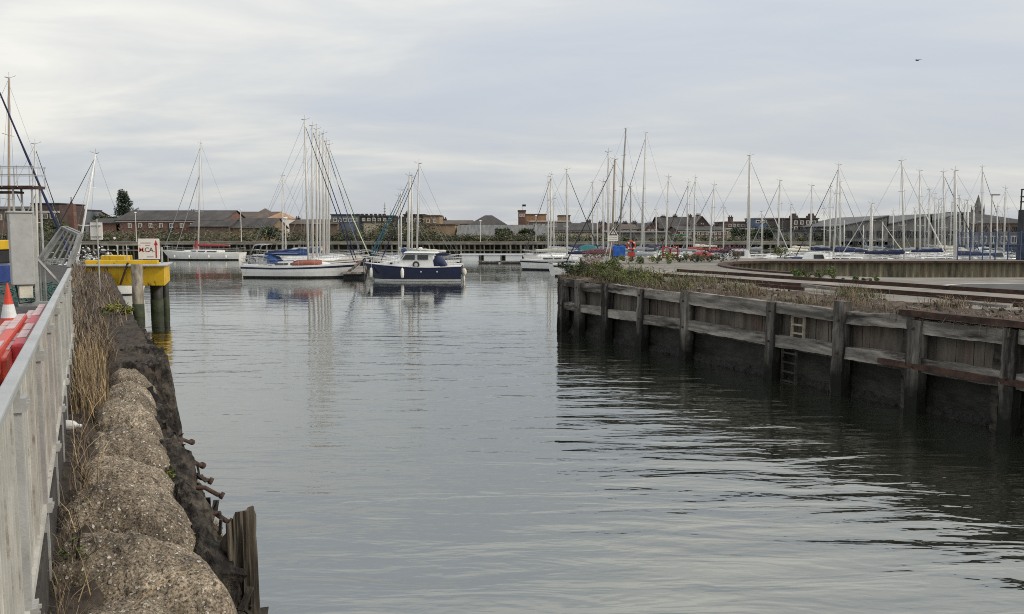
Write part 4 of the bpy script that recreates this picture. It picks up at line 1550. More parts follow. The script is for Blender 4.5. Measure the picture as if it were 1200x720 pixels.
def yacht(px, ptop, Y, head, label, L_=None, hull=M_gel, stripe=M_navy, boot=M_navy, anti=M_antifoul, cover=M_cblue, genoa=None, mastm=M_alu, hood=None, pxb=None,
          frac=.56, fb=None, mr=None, name='sailing_yacht', cat='yacht', deckm=M_deck, detail=1, genoa_r=.050, boomz=None, heel=0.0, group=GROUPY, spread=2, furl=None, cabm=None, Bm=None):
    if group.endswith('right quay'):
        L0 = L_ or 8.0
        Y = berth(pxb or px, Y, L0 * .56 + .3, L0 * .31 + .9 + L0 * abs(math.sin(rad(head))) * .8)
    mh = CAM_H + (273 - ptop) * Y / F
    pb = pY(pxb if pxb else px, 290, Y)
    pt = pY(px, ptop, Y)
    if L_ is None:
        L_ = max(6.2, min(11.5, mh * .74))
    fb = fb or (0.62 + .045 * L_)
    B = Bm or L_ * .31
    Ls, Lb = L_ * frac, L_ * (1 - frac)
    hr = rad(head)
    root = thing(name, label, cat, (pb.x, Y, 0), hr, group)
    root.rotation_euler.x = 0
    # offset of the mast head in the local frame
    dx = pt.x - pb.x
    lx, ly = dx * math.cos(hr), -dx * math.sin(hr)
    st, deck = make_hull(root, Ls, Lb, B, fb, .28, L_ * .10, [anti, boot, hull, stripe])
    deck.build('deck', deckm, root)
    zd, _ = z_at(st, 0)
    top = Vector((lx, ly, mh - .3))
    foot = Vector((0, 0, zd))
    # cabin
    ch = .42 if L_ > 8 else .36
    mb = MB()
    rings = []
    for (x, k, h) in ((-.30 * L_, .60, ch * .95), (-.12 * L_, .64, ch), (.04 * L_, .60, ch * .9), (.15 * L_, .46, ch * .55), (.20 * L_, .34, .06)):
        z0, hb = z_at(st, x)
        y = hb * k
        rings.append([(x, -y, z0), (x, -y * .88, z0 + h * .8), (x, -y * .6, z0 + h), (x, y * .6, z0 + h), (x, y * .88, z0 + h * .8), (x, y, z0)])
    mb.loft(rings)
    cab = mb.build('cabin', cabm or M_gel, root)
    for s in (-1, 1):
        mb = MB()
        for (xa, xb) in (((-.27, -.15), (-.13, -.04), (-.02, .05)) if detail else ((-.26, .04),)):
            q = []
            for x in (xa * L_, xb * L_):
                z0, hb = z_at(st, x)
                y = hb * .635 * s
                q += [(x, y * .995, z0 + ch * .30), (x, y * .94, z0 + ch * .66)]
            a, b_, c, d = [Vector(p) for p in q]
            off = Vector((0, .018 * s, 0.006))
            mb.add([a + off, c + off, d + off, b_ + off, a, c, d, b_], [(0, 1, 2, 3), (4, 7, 6, 5), (0, 4, 5, 1), (1, 5, 6, 2), (2, 6, 7, 3), (3, 7, 4, 0)])
        mb.build('window', M_glass, cab)
    # mast
    mr = (mr or (.055 + .0042 * mh)) * (1.08 if group.endswith('right quay') else 1.0)
    mb = MB()
    n_ = 8
    mb.tube([foot, foot.lerp(top, .5), top], mr, n_, mr * .72)
    mast = mb.build('mast', mastm, root, smooth=True)
    for k in range(spread):
        mb = MB()
        f = (k + 1) / (spread + 1) + .04
        c = foot.lerp(top, f)
        w_ = B * (.36 - .06 * k)
        mb.tube([c + Vector((-.08, -w_, .05)), c, c + Vector((-.08, w_, .05))], .022, 4)
        mb.build('spreader', mastm, mast)
    mb = MB()
    mb.tube([top, top + Vector((0, 0, .45))], .012, 4)
    mb.tube([top + Vector((-.1, 0, .02)), top + Vector((.36, .06, .16)), top + Vector((.42, .1, .24))], .014, 4)
    mb.tube([top + Vector((.0, 0, .03)), top + Vector((-.3, 0, .10))], .03, 4)
    mb.build('masthead_antenna', M_aludark, mast)
    # boom and its cover
    bz = boomz or zd + ch + .55
    bl = L_ * .40
    if cover is not None:
        mb = MB()
        mb.tube([(-.05, 0, bz), (-bl, 0, bz + .05)], .06, 6)
        mb.build('boom', mastm, root)
        mb = MB()
        rings = []
        for k in range(15):
            t = k / 14
            x = -.04 - bl * .97 * t
            hh = (.34 - .22 * t) * (1 + .14 * math.sin(t * 23 + px)) + .02
            ww = (.15 - .05 * t) * (1 + .1 * math.sin(t * 17))
            rings.append([(x, -ww * .6, bz - .09), (x, -ww, bz + hh * .3), (x, -ww * .3, bz + hh), (x, ww * .3, bz + hh), (x, ww, bz + hh * .3), (x, ww * .6, bz - .09)])
        mb.loft(rings)
        mb.build('sail_cover', cover, root, smooth=True)
    # stays
    bow = Vector((Lb - .12, 0, st[-1][3] + .1))
    stern = Vector((-Ls + .1, 0, st[0][3] + .1))
    gt = foot.lerp(top, .97)
    mb = MB()
    mb.tube([stern, top], .012, 3)
    zc, hbm = z_at(st, -.3)
    for s in (-1, 1):
        c1 = foot.lerp(top, 1 / (spread + 1) + .04) + Vector((-.08, s * B * .36, .05))
        mb.tube([(-.3, s * hbm, zc), c1, top], .011, 3)
        mb.tube([(-.05, s * hbm, zc), foot.lerp(top, .52)], .009, 3)
    if genoa is None:
        mb.tube([bow, gt], .012, 3)
    mb.build('rigging', M_wire, root)
    if genoa is not None:
        mb = MB()
        pts = [bow + (gt - bow) * (k / 12) + Vector((0, 0, -.10 * math.sin(math.pi * k / 12))) for k in range(13)]
        rings = []
        up = (gt - bow).normalized()
        y = up.cross(Vector((0, 1, 0))).normalized()
        z = up.cross(y)
        for k, p in enumerate(pts):
            t = k / 12
            rr = genoa_r * (1.15 - .7 * t) * (1 + .10 * math.sin(k * 2.1))
            if t < .06:
                rr = .03
            rings.append([p + (y * math.cos(a * math.pi / 3) + z * math.sin(a * math.pi / 3)) * rr for a in range(6)])
        mb.loft(rings)
        mb.build('furled_sail', genoa, root, smooth=True)
    # guard rails
    mb = MB()
    for s in (-1, 1):
        pl_ = []
        for x in [-.55 * L_ * frac / .56 + L_ * .92 * k / 7 for k in range(8)]:
            z0, hb = z_at(st, x)
            p = Vector((x, s * max(.02, hb - .05), z0 + .05))
            mb.tube([p, p + Vector((0, 0, .58))], .013, 3)
            pl_.append(p + Vector((0, 0, .58)))
        mb.tube(pl_, .009, 3)
        mb.tube([p - Vector((0, 0, .28)) for p in pl_], .007, 3)
    z0, hb = z_at(st, Lb - .5)
    mb.tube([(Lb - .9, -hb * 1.3, z0 + .62), (Lb - .05, 0, z0 + .70), (Lb - .9, hb * 1.3, z0 + .62)], .016, 4)
    z0, hb = st[0][3], st[0][2]
    mb.tube([(-Ls + .9, -hb, z0 + .62), (-Ls + .08, -hb * .8, z0 + .64), (-Ls + .08, hb * .8, z0 + .64), (-Ls + .9, hb, z0 + .62)], .016, 4)
    mb.build('guard_rail', M_steel, root)
    if hood is not None:
        mb = MB()
        z0, hb = z_at(st, -.28 * L_)
        rings = []
        for (x, h, k) in ((-.25, .12, .60), (-.275, .50, .60), (-.33, .62, .56), (-.36, .56, .54)):
            y = hb * k
            zz = z0 + ch * .8
            rings.append([(x * L_, -y, zz - .1), (x * L_, -y * .95, zz + h * .6), (x * L_, -y * .6, zz + h), (x * L_, y * .6, zz + h), (x * L_, y * .95, zz + h * .6), (x * L_, y, zz - .1)])
        mb.loft(rings)
        mb.build('spray_hood', hood, root)
    return root, st, dict(Ls=Ls, Lb=Lb, B=B, zd=zd, top=top, foot=foot, L=L_, bz=bz)


# ---- front white yacht with the blue boom cover
r0, st0, g0 = yacht(357, 140, 73, -4, 'white yacht with blue boom cover and blue spray hood nearest in the left cluster', L_=10.2, hull=M_gel, stripe=M_navy, boot=M_antifoul, cover=M_cblue, genoa=M_cnavy, frac=.575, fb=1.02, pxb=361, hood=M_cblue, deckm=M_gel)
mb = MB()
rr = []
for k in range(9):
    t = k / 8
    x = -1.1 + 2.5 * t
    z0, hb = z_at(st0, x)
    h = .28 * math.sin(math.pi * (.1 + .8 * t))
    yy = -hb * .72
    rr.append([(x, yy - .38 * math.sin(math.pi * (.1 + .85 * t)), z0 + .06), (x, yy, z0 + .12 + h), (x, yy + .38, z0 + .4 + h * .5), (x, yy + .4, z0 + .1)])
mb.loft(rr)
mb.build('canvas_bundle', M_terra, r0, smooth=True)
mb = MB()
za = st0[0][3]
mb.tube([(-5.4, -.9, za), (-4.6, -.9, za + 1.75), (-4.2, -.9, za + 1.85), (-4.2, .9, za + 1.85), (-4.6, .9, za + 1.75), (-5.4, .9, za)], .035, 6)
mb.build('stern_arch', M_steel, r0)
mb = MB()
mb.box((-4.1, 0, za + 1.88), (.9, 1.9, .05))
mb.build('solar_panel', M_gelgrey, r0)
for s in (-1, 1):
    mb = MB()
    for x in (-4.9, -4.5, -4.0, -3.5):
        mb.box((x, s * 1.25, za + .36), (.36, .03, .5))
    mb.build('dodger', mat('clear_dodger', (0.36, 0.37, 0.37), .5, dirt=((.1, .1, .11), 3, .5, .6)), r0)
mb = MB()
mb.ball((-5.7, -.2, .55), .22, 10, 0, (.8, .7, 1.3))
mb.tube([(-5.7, -.2, .6), (-5.75, -.2, -.3)], .06, 6)
mb.build('outboard_motor', M_gelgrey, r0, smooth=True)
mb = MB()
mb.box((-2.0, 0, g0['zd'] + 1.05), (2.2, 1.5, .03))
mb.build('cockpit_awning', M_cgrey, r0)

LC = 'yachts rafted behind the front white yacht'
yacht(366, 147, 78, 7, 'yacht with tall pale mast just right of the nearest mast in the left cluster', cover=M_cnavy, genoa=M_cnavy, hull=M_gel, deckm=M_teak, group=LC, frac=.60, L_=10.6, genoa_r=.05)
yacht(371, 151, 81.5, -6, 'yacht with grey sail cover, third mast of the left cluster', cover=M_cgrey, genoa=None, hull=M_gel, stripe=M_redpaint, group=LC, frac=.55, mr=.13, spread=3)
yacht(374.5, 158, 85, 4, 'yacht with cream furled sail, fourth mast of the left cluster', cover=M_cblue, genoa=M_ccream, hull=M_navy, stripe=M_gel, group=LC, frac=.52, L_=10.9, pxb=375)
yacht(379, 156, 88.5, -4, 'yacht with thick pale mast and blue furled sail, fifth of the left cluster', cover=M_ccream, genoa=M_cblue, mr=.15, group=LC, frac=.58, L_=10.2)
yacht(382.5, 165, 92, 9, 'yacht with red sail cover close behind the fifth mast of the left cluster', cover=M_cred, genoa=None, group=LC, spread=1, L_=8.8)
yacht(386, 169, 96, -3, 'hindmost yacht of the left cluster with pale green furled sail', cover=M_cgrey, genoa=M_cgreen, group=LC, frac=.54, pxb=385)
yacht(331, 205, 103, 184, 'small yacht with slim mast standing left of the cluster, behind the blue boom cover', cover=None, genoa=None, hood=M_cgrey, L_=8.5, spread=1, group='yachts moored in the marina')
# radar pole on the same raft
c = pY(335, 290, 98)
rt = thing('radar_post', 'short white post with radar dome beside the slim mast left of the cluster', 'radar post', (c.x, 98, -.5))
mb = MB()
mb.tube([(0, 0, -.5), (0, 0, 6.1)], .075, 8)
mb.build('pole', M_alu, rt)
mb = MB()
mb.ball((0, 0, 6.25), .3, 10, 0, (1, 1, .5))
mb.build('radar_dome', M_gel, rt, smooth=True)

CC = 'yachts moored behind the blue motor cruiser'
yacht(491, 190, 77, 181, 'yacht with the tallest mast behind the blue motor cruiser', cover=M_cnavy, genoa=M_cnavy, pxb=488, group=CC)
yacht(480, 204, 81, 178, 'yacht with thick pale mast and teal furled sail behind the blue motor cruiser', cover=M_cgrey, genoa=M_cteal, pxb=478, mr=.17, group=CC, L_=8.5)
yacht(482.5, 206, 85, 183, 'yacht with dark furled sail half hidden behind the thick pale mast', cover=M_ccream, genoa=M_cblack, group=CC, L_=9)
yacht(470, 221, 90, 180, 'yacht with low mast left of the thick pale mast behind the cruiser', cover=M_cblue, genoa=M_cblue, group=CC, L_=8)
yacht(467, 228, 95, 180, 'hindmost yacht of the row behind the cruiser, lowest mast', cover=M_ccream, genoa=M_cteal, group=CC, L_=8)

# far ketch with red covers
r1, st1, g1 = yacht(235, 168, 121, 176, 'long white yacht with red sail covers moored alone before the far quay', L_=12.3, pxb=232, frac=.56, cover=M_cred, genoa=M_cgrey, stripe=M_gel, boot=M_antifoul, group=GROUPY, fb=1.05)
mb = MB()
mb.tube([(.3, 0, g1['zd'] + .3), (.15, 0, g1['zd'] + 1.7)], .3, 8, .22)
mb.build('mast_cover', M_cred, r1)
mb = MB()
mb.tube([g1['foot'].lerp(g1['top'], .72), Vector((g1['Lb'] * .62, 0, g1['zd'] + .4))], .05, 5)
mb.build('inner_forestay_sail', M_cgrey, r1)
mb = MB()
for x in (-5, -2.5, .5, 3):
    z0, hb = z_at(st1, x)
    mb.ball((x, hb + .12, .5), .14, 8, 0, (1, 1, 2.0))
mb.build('fender', M_fend, r1, smooth=True)

# ---- left side masts
yacht(-12, 74, 56, 6, 'yacht cut by the left edge with dark blue furled sail rising to the corner', genoa=M_cnavy, cover=M_cblue, L_=11.4, genoa_r=.10, frac=.5, group=GROUPY)
yacht(10.5, 92, 62, 10, 'yacht with tall brown mast at the left edge beside the rusty work platform', genoa=None, cover=M_cgrey, mastm=M_alubrown, L_=10.8, pxb=9, group=GROUPY, mr=.11)
yacht(41, 167, 66, 8, 'yacht with shorter white mast and dark furled sail right of the rusty work platform', genoa=M_cblack, cover=M_cgrey, L_=8.0, pxb=43, group=GROUPY, frac=.62)
yacht(112, 178, 68, 178, 'yacht with white leaning mast left of the tall fir tree', genoa=M_cblack, cover=None, L_=8.6, pxb=88, group=GROUPY, mastm=M_gel, frac=.6)

# ---- right marina
RB = 'yachts moored behind the right quay'
Yd = dict(group=RB)
yacht(646, 203, 95, 216, 'white yacht whose hull shows left of the quay nose, dark furled sail', hull=M_gel, genoa=M_cblack, cover=M_cgrey, L_=9.5, pxb=645, frac=.58, boot=M_antifoul, stripe=M_gel, **Yd)
yacht(642.5, 206, 103, 200, 'yacht with pale mast immediately left of and behind the white hulled yacht', cover=M_ccream, L_=8, **Yd)
yacht(649, 231, 110, 190, 'small yacht with short thin mast right of the white hulled yacht', cover=M_cgrey, L_=6.5, spread=1, **Yd)
yacht(664.5, 197, 93, -20, 'white boom covered yacht with dark furled sail sloping right toward the teal covered boat', genoa=M_cblack, cover=M_ccream, L_=9, **Yd)
yacht(694.5, 213, 99, 20, 'yacht with slim mast left of the warning triangle', cover=M_cnavy, L_=8.5, spread=1, **Yd)
yacht(707, 211, 91, 170, 'yacht with pale mast directly left of the warning triangle', cover=M_cteal, L_=8.6, **Yd)
yacht(713, 177, 97, 10, 'yacht with high slim mast above the warning triangle', cover=M_cnavy, L_=10, spread=3, **Yd)
yacht(720.5, 185, 87, 182, 'yacht with brownish mast and black furled sail running down to the teal covered boat', genoa=M_cblack, cover=M_cgrey, mastm=M_alubrown, L_=9.4, pxb=717, **Yd)
yacht(733.5, 151, 82, 15, 'yacht with the tallest grey mast of the right marina, leaning beside the blue tank', cover=M_cnavy, mastm=M_aludark, L_=10.5, pxb=725, mr=.13, spread=3, **Yd)
yacht(739, 217, 104, 160, 'yacht with thin dark mast above the red lifebuoy post', cover=M_cgrey, mastm=M_aludark, L_=7.5, spread=1, **Yd)
yacht(757, 156, 83, 184, 'yacht with second tallest mast and a navy wrapped mast foot', genoa=M_cblack, cover=M_cnavy, L_=10.4, pxb=751.5, mr=.13, spread=3, frac=.54, **Yd)
yacht(754.5, 236, 108, 0, 'low masted yacht hidden behind the second tallest mast', cover=M_cgrey, L_=6.8, spread=1, **Yd)
yacht(783.5, 206, 90, 172, 'yacht with pale mast behind the red ring frame', cover=M_cgrey, L_=8.6, pxb=780, **Yd)
yacht(806.5, 212, 95, 186, 'yacht with dark furled sail, left mast of the pair before the dark gabled house', genoa=M_cblack, cover=M_cred, L_=8.4, pxb=805, **Yd)
yacht(815, 207, 91, 183, 'yacht with thick white mast, right of the pair before the dark gabled house', genoa=M_cgrey, cover=M_ccream, L_=8.6, pxb=813, mr=.12, **Yd)
yacht(837, 215, 87, 186, 'yacht with pale furled sail and leaning mast before the red brick terrace', genoa=M_cgrey, cover=M_cred, L_=8.2, pxb=831, **Yd)
yacht(879, 181, 81, -8, 'yacht with thick tall mast standing alone before the cream building', cover=M_cnavy, L_=9.8, pxb=877, mr=.16, spread=2, genoa=M_gelgrey, genoa_r=.05, **Yd)
yacht(914, 210, 88, 185, 'yacht before the glass topped building', genoa=M_cgrey, cover=M_ccream, L_=8.6, pxb=912, genoa_r=.05, **Yd)
yacht(951.5, 216, 90, 170, 'yacht before the dark brick warehouse with purple blue cover', cover=M_cnavy, L_=8.6, pxb=949.5, **Yd)
yacht(973.5, 217, 93, 186, 'yacht with white mast, left of the group of three right of the brick warehouse', cover=M_cnavy, L_=8.4, pxb=972.5, **Yd)
yacht(983, 192, 86, 184, 'yacht with tallest mast of the three right of the brick warehouse, black furled sail', genoa=M_cblack, cover=M_cnavy, L_=9.6, pxb=977, **Yd)
yacht(984.7, 212, 96, -6, 'yacht with furled sail sloping right, right of the group of three', genoa=M_cgrey, cover=M_cgrey, L_=8.6, **Yd)
yacht(989.5, 256, 102, 170, 'small yacht with very short mast left of the sheds', cover=M_cgrey, L_=6.2, spread=1, **Yd)
yacht(1022, 236, 84, 182, 'yacht with short thick white mast before the first gabled shed', cover=M_cblack, L_=7.6, pxb=1020.5, mr=.17, genoa=M_gelgrey, genoa_r=.04, **Yd)
yacht(1034.5, 257, 92, -4, 'small yacht with short mast between the thick mast and the tall pale mast', cover=M_cgrey, L_=6.5, spread=1, genoa=M_gel, **Yd)
yacht(1057, 187, 83, -5, 'yacht with tall pale mast and white furled sail before the second shed', genoa=M_gel, cover=M_cnavy, L_=9.4, pxb=1060.5, genoa_r=.06, **Yd)
yacht(1078, 199, 87, 175, 'yacht with white mast in the middle of the sheds', cover=M_cgrey, L_=8.8, pxb=1079, mr=.1, **Yd)
yacht(1072.5, 242, 100, 10, 'small yacht with low mast left of the white mast in the middle of the sheds', cover=M_cgrey, L_=7, spread=1, **Yd)
yacht(1089.5, 221, 92, -8, 'yacht with thin mast and short topmast stay right of the middle sheds mast', cover=M_cnavy, L_=8, pxb=1088, **Yd)
yacht(1100.5, 232, 97, 175, 'yacht with low white mast at left of the close set masts', cover=M_ccream, L_=7.6, pxb=1099.5, **Yd)
yacht(1106, 200, 87, -6, 'yacht with dark furled sail crossing the close set masts', genoa=M_cblack, cover=M_cnavy, L_=8.8, pxb=1108, **Yd)
yacht(1104, 242, 104, 172, 'hindmost low yacht among the close set masts', cover=M_cgrey, L_=7, spread=1, **Yd)
yacht(1115.5, 236, 98, 176, 'yacht with thin pale mast just left of the thickest right hand mast', cover=M_cgrey, L_=7.6, pxb=1113.5, **Yd)
yacht(1119.5, 198, 83, 178, 'yacht with the thickest pale mast among the close set right hand masts', cover=M_cnavy, L_=8.8, pxb=1120.5, mr=.16, **Yd)
yacht(1131, 233, 91, 174, 'yacht, left one of a pair of equal masts left of the church spire', cover=M_cgrey, L_=7.6, pxb=1130, mr=.12, **Yd)
yacht(1134.5, 233, 96, 2, 'yacht, right one of a pair of equal masts left of the church spire', cover=M_ccream, L_=7.6, mr=.11, **Yd)
yacht(1141.5, 240, 99, 176, 'yacht with thin mast in front of the church spire', cover=M_cgrey, L_=7.4, pxb=1140.5, **Yd)
yacht(1151.5, 195, 85, -5, 'yacht with tall mast right of the church spire, dark sail sloping right', genoa=M_cblack, cover=M_cnavy, L_=9, pxb=1150.5, mr=.12, **Yd)
yacht(1178.5, 219, 91, 178, 'yacht with mast at far right before the dark tower', cover=M_cnavy, L_=8.2, pxb=1177, **Yd)

for (px, pt_, Y, hd, cv, lab) in ((1012, 262, 99, 174, M_cgrey, 'small yacht with very short mast before the left end of the first shed'), (1047, 246, 98, 6, M_cnavy, 'yacht with low thin mast left of the tall mast before the second shed'),
                                  (1084, 250, 103, 176, M_cgrey, 'low masted yacht between the middle sheds mast and the thin mast right of it'), (1096, 226, 90, 172, M_ccream, 'yacht with white mast and cream cover left of the close set masts'),
                                  (1125, 228, 94, 5, M_cnavy, 'yacht with thin mast between the thickest pale mast and the equal pair'), (1169, 240, 98, 178, M_cgrey, 'yacht with low mast between the lamp post and the far right mast'),
                                  (966, 243, 99, 4, M_cgrey, 'low masted yacht at the left of the group of three'), (927, 238, 99, 176, M_ccream, 'yacht with low mast in front of the dark brick warehouse left corner'),
                                  (893, 246, 101, 4, M_cgrey, 'yacht with low mast left of the glass topped building'), (848, 242, 100, 178, M_cnavy, 'yacht with low mast above the white motor cruiser'),
                                  (769, 244, 103, 3, M_cgrey, 'low masted yacht left of the big dark gabled house'), (700, 236, 104, 176, M_ccream, 'low masted yacht above the teal covered boat')):
    yacht(px, pt_, Y, hd, lab, cover=cv, L_=7.2, spread=1, genoa=None if hd > 90 else M_cgrey, genoa_r=.045, **Yd)
# ---- blue motor cruiser
HX = 68.0
k_ = HX / F
ctr = pY(484, 310, HX)
mc = thing('motor_cruiser', 'navy blue motor cruiser with white wheelhouse moored beside the pontoon', 'motor boat', (ctr.x, HX, 0), rad(180))
X = lambda px: -(px - 484) * k_         # bow points to the left of the photograph
Z = lambda py: CAM_H - (py - 273) * k_
stc, deck = make_hull(mc, -X(541.5), X(427.5), 2.9, 1.14, .30, .9, [M_gel, M_gel, M_navy, M_navy], stripe=True, trans=.93, full=2.6, srake=.05)
deck.build('deck', M_gel, mc)
def lofty(name, secs, m, par, sm=False, bev=0):
    mb = MB()
    mb.loft([[(x, -y, z0), (x, -y * .94, z0 + (z1 - z0) * .85), (x, -y * .8, z1), (x, y * .8, z1), (x, y * .94, z0 + (z1 - z0) * .85), (x, y, z0)] for (x, y, z0, z1) in secs])
    return mb.build(name, m, par, smooth=sm, bevel=bev)
zdk = Z(312)
lofty('foredeck_cabin', [(X(444), .35, zdk, Z(309.5)), (X(452), .85, zdk, Z(306.5)), (X(466), 1.05, zdk, Z(304)), (X(474), 1.1, zdk, Z(303.5))], M_gel, mc)
wh = lofty('wheelhouse', [(X(470.5), 1.05, zdk, Z(304)), (X(476.3), 1.08, zdk, Z(296)), (X(508), 1.1, zdk, Z(296)), (X(510.5), 1.1, zdk, Z(302)), (X(517), 1.1, zdk, Z(309))], M_gel, mc)
mb = MB()
mb.hexa([(X(475), -1.2, Z(296.3)), (X(514), -1.2, Z(296.6)), (X(514), 1.2, Z(296.6)), (X(475), 1.2, Z(296.3)), (X(477), -1.1, Z(294.6)), (X(512), -1.1, Z(295)), (X(512), 1.1, Z(295)), (X(477), 1.1, Z(294.6))])
mb.build('roof', M_gel, wh, bevel=.02)
for s in (-1, 1):
    for (xa, xb, xc, xd) in ((473.2, 488.0, 488.0, 477.2), (491, 503.2, 503.2, 491)):
        mb = MB()
        yy = 1.10 * s
        mb.hexa([(X(xa), yy - .03, Z(303.8)), (X(xb), yy - .03, Z(303.8)), (X(xb), yy + .03, Z(303.8)), (X(xa), yy + .03, Z(303.8)), (X(xd), yy - .05, Z(298.4)), (X(xc), yy - .05, Z(298.4)), (X(xc), yy + .01, Z(298.4)), (X(xd), yy + .01, Z(298.4))])
        mb.build('window', M_glass, wh)
mb = MB()
for y0 in (-.92, .06):
    y1 = y0 + .86
    mb.hexa([(X(470.8), y0, Z(303.2)), (X(470.8), y1, Z(303.2)), (X(471.2), y1, Z(303.2)), (X(471.2), y0, Z(303.2)), (X(475.2), y0, Z(297.2)), (X(475.2), y1, Z(297.2)), (X(475.6), y1, Z(297.2)), (X(475.6), y0, Z(297.2))])
mb.build('windscreen', M_glass, wh)
for px in (460.5, 469.5):
    mb = MB()
    mb.box((X(px), 0, Z(308.0)), (.20, 2.06, .12))
    mb.build('cabin_port', M_glass, mc)
mb = MB()
rings = []
for (px, h, k) in ((506.5, .30, .9), (510, .85, 1), (516, .80, 1), (520.5, .48, .98), (523, .15, .9)):
    y = 1.1 * k
    z0 = Z(311.5)
    rings.append([(X(px), -y, z0), (X(px), -y * (1 + .05 * math.sin(px)), z0 + h * .7), (X(px), -y * .6, z0 + h), (X(px), y * .6, z0 + h * .96), (X(px), y, z0 + h * .7), (X(px), y, z0)])
mb.loft(rings)
mb.build('cockpit_cover', M_cnavy, mc, smooth=True)
for px in (436.5, 474.3):
    z0, hb = z_at(stc, X(px))
    mb = MB()
    mb.loft([[(X(px) + r_ * math.cos(a * math.pi / 5), (hb + .16) + r_ * math.sin(a * math.pi / 5), Z(319) + z) for a in range(10)] for (z, r_) in ((-.42, .03), (-.36, .11), (-.15, .14), (.15, .14), (.34, .10), (.42, .03))])
    mb.tube([(X(px), hb + .16, Z(319) + .4), (X(px), hb + .02, z0 + .3)], .012, 4)
    mb.build('fender', M_fend, mc, smooth=True)
mb = MB()
z0, hb = z_at(stc, X(489.5))
mb.torus((X(489.5), 1.22, Z(309.6)), .22, .07, (0, 1, 0), 16, 6)
mb.build('tyre', M_rubber, mc)
mb = MB()
mb.tube([(X(493), 0, Z(295)), (X(493), 0, Z(292.5))], .03, 6)
mb.ball((X(493), 0, Z(291.3)), .19, 10, 0, (1, 1, .6))
mb.build('radar_dome', M_gel, wh, smooth=True)
mb = MB()
for px in (487, 499):
    mb.tube([(X(px), .5, Z(295)), (X(px), .5, Z(289.5))], .012, 4)
mb.build('antenna', M_aludark, wh)
mb = MB()
for s in (-1, 1):
    pl_ = []
    for px in (430, 437, 444, 451, 458, 465):
        z0, hb = z_at(stc, X(px))
        p = Vector((X(px), s * max(.03, hb - .05), z0 + .04))
        mb.tube([p, p + Vector((0, 0, .55))], .014, 4)
        pl_.append(p + Vector((0, 0, .55)))
    mb.tube(pl_, .014, 4)
mb.build('bow_rail', M_steel, mc)
for s in (-1, 1):
    mb = MB()
    for px in (526, 533, 540):
        z0, hb = z_at(stc, X(px))
        mb.tube([(X(px), s * hb * .95, z0), (X(px), s * hb * .95, z0 + .62)], .014, 4)
    mb.tube([(X(524), s * 1.3, Z(313) + .62), (X(541), s * 1.3, Z(313) + .62)], .014, 4)
    mb.build('stern_rail', M_steel, mc)
mb = MB()
mb.ball((X(544), .5, .75), .26, 10, 0, (.9, .8, 1.3))
mb.tube([(X(544), .5, .5), (X(544), .5, -.4)], .09, 8)
mb.build('outboard_motor', M_ccream, mc, smooth=True)
for px in (495.5, 514):
    mb = MB()
    z0, hb = z_at(stc, X(px))
    mb.tube([(X(px), hb * .95, Z(317.5)), (X(px), hb * 1.0 + .02, Z(317.5))], .07, 10)
    mb.build('porthole', M_gelgrey, mc)

# ---- small motor boats of the right marina
def motorboat(px, pw, Y, head, zr, label, hullm=M_gel, cover=None, cabin=True, name='motor_boat', cat='motor boat', rail=None):
    L_ = pw * Y / F
    if px > 600:
        Y = berth(px, Y, L_ / 2 + .3, max(2.0, L_ * .36) + .7)
    c = pY(px, 290, Y)
    root = thing(name, label, cat, (c.x, Y, 0), rad(head), 'small motor boats moored behind the right quay')
    st, dk = make_hull(root, L_ / 2, L_ / 2, max(2.0, L_ * .36), min(1.35, .55 * zr), .25, L_ * .1, [M_antifoul, hullm, hullm, hullm], trans=.9, full=2.6)
    dk.build('deck', M_gel, root)
    z0, hb = z_at(st, 0)
    if cover is not None:
        mb = MB()
        rings = []
        for k in range(11):
            t = k / 10
            x = -L_ * .48 + L_ * .9 * t
            za, hba = z_at(st, x)
            h = (zr - za) * (.35 + .65 * math.sin(math.pi * min(1, .12 + t * .9)) ** .7)
            rings.append([(x, -hba * 1.02, za - .15), (x, -hba * .95, za + .12), (x, -hba * .35, za + h * .85), (x, 0, za + h), (x, hba * .35, za + h * .85), (x, hba * .95, za + .12), (x, hba * 1.02, za - .15)])
        mb.loft(rings)
        mb.build('boat_cover', cover, root)
    elif cabin:
        mb = MB()
        rings = []
        for (x, k, h) in ((-.44, .72, .35), (-.36, .74, .95), (-.20, .74, 1.0), (-.02, .70, .98), (.12, .6, .45), (.36, .36, .12)):
            za, hba = z_at(st, x * L_)
            y = hba * k
            rings.append([(x * L_, -y, za), (x * L_, -y * .9, za + (zr - za) * h), (x * L_, y * .9, za + (zr - za) * h), (x * L_, y, za)])
        mb.loft(rings)
        cb = mb.build('cabin', M_gel, root)
        for s in (-1, 1):
            mb = MB()
            za, hba = z_at(st, -.15 * L_)
            y = hba * .70
            h = zr - za
            mb.hexa([(-.27 * L_, s * y - .03, za + h * .45), (.02 * L_, s * y - .03, za + h * .45), (.02 * L_, s * y + .03, za + h * .45), (-.27 * L_, s * y + .03, za + h * .45),
                     (-.27 * L_, s * y * .95 - .03, za + h * .82), (-.02 * L_, s * y * .95 - .03, za + h * .82), (-.02 * L_, s * y * .95 + .03, za + h * .82), (-.27 * L_, s * y * .95 + .03, za + h * .82)])
            mb.build('window', M_glass, cb)
    mb = MB()
    for s in (-1, 1):
        pl_ = []
        for k in range(4):
            x = L_ * (.12 + .11 * k)
            za, hba = z_at(st, x)
            p = Vector((x, s * hba * .95, za + .05))
            mb.tube([p, p + Vector((0, 0, .5))], .014, 4)
            pl_.append(p + Vector((0, 0, .5)))
        mb.tube(pl_, .013, 4)
    mb.build('bow_rail', M_steel, root)
    return root


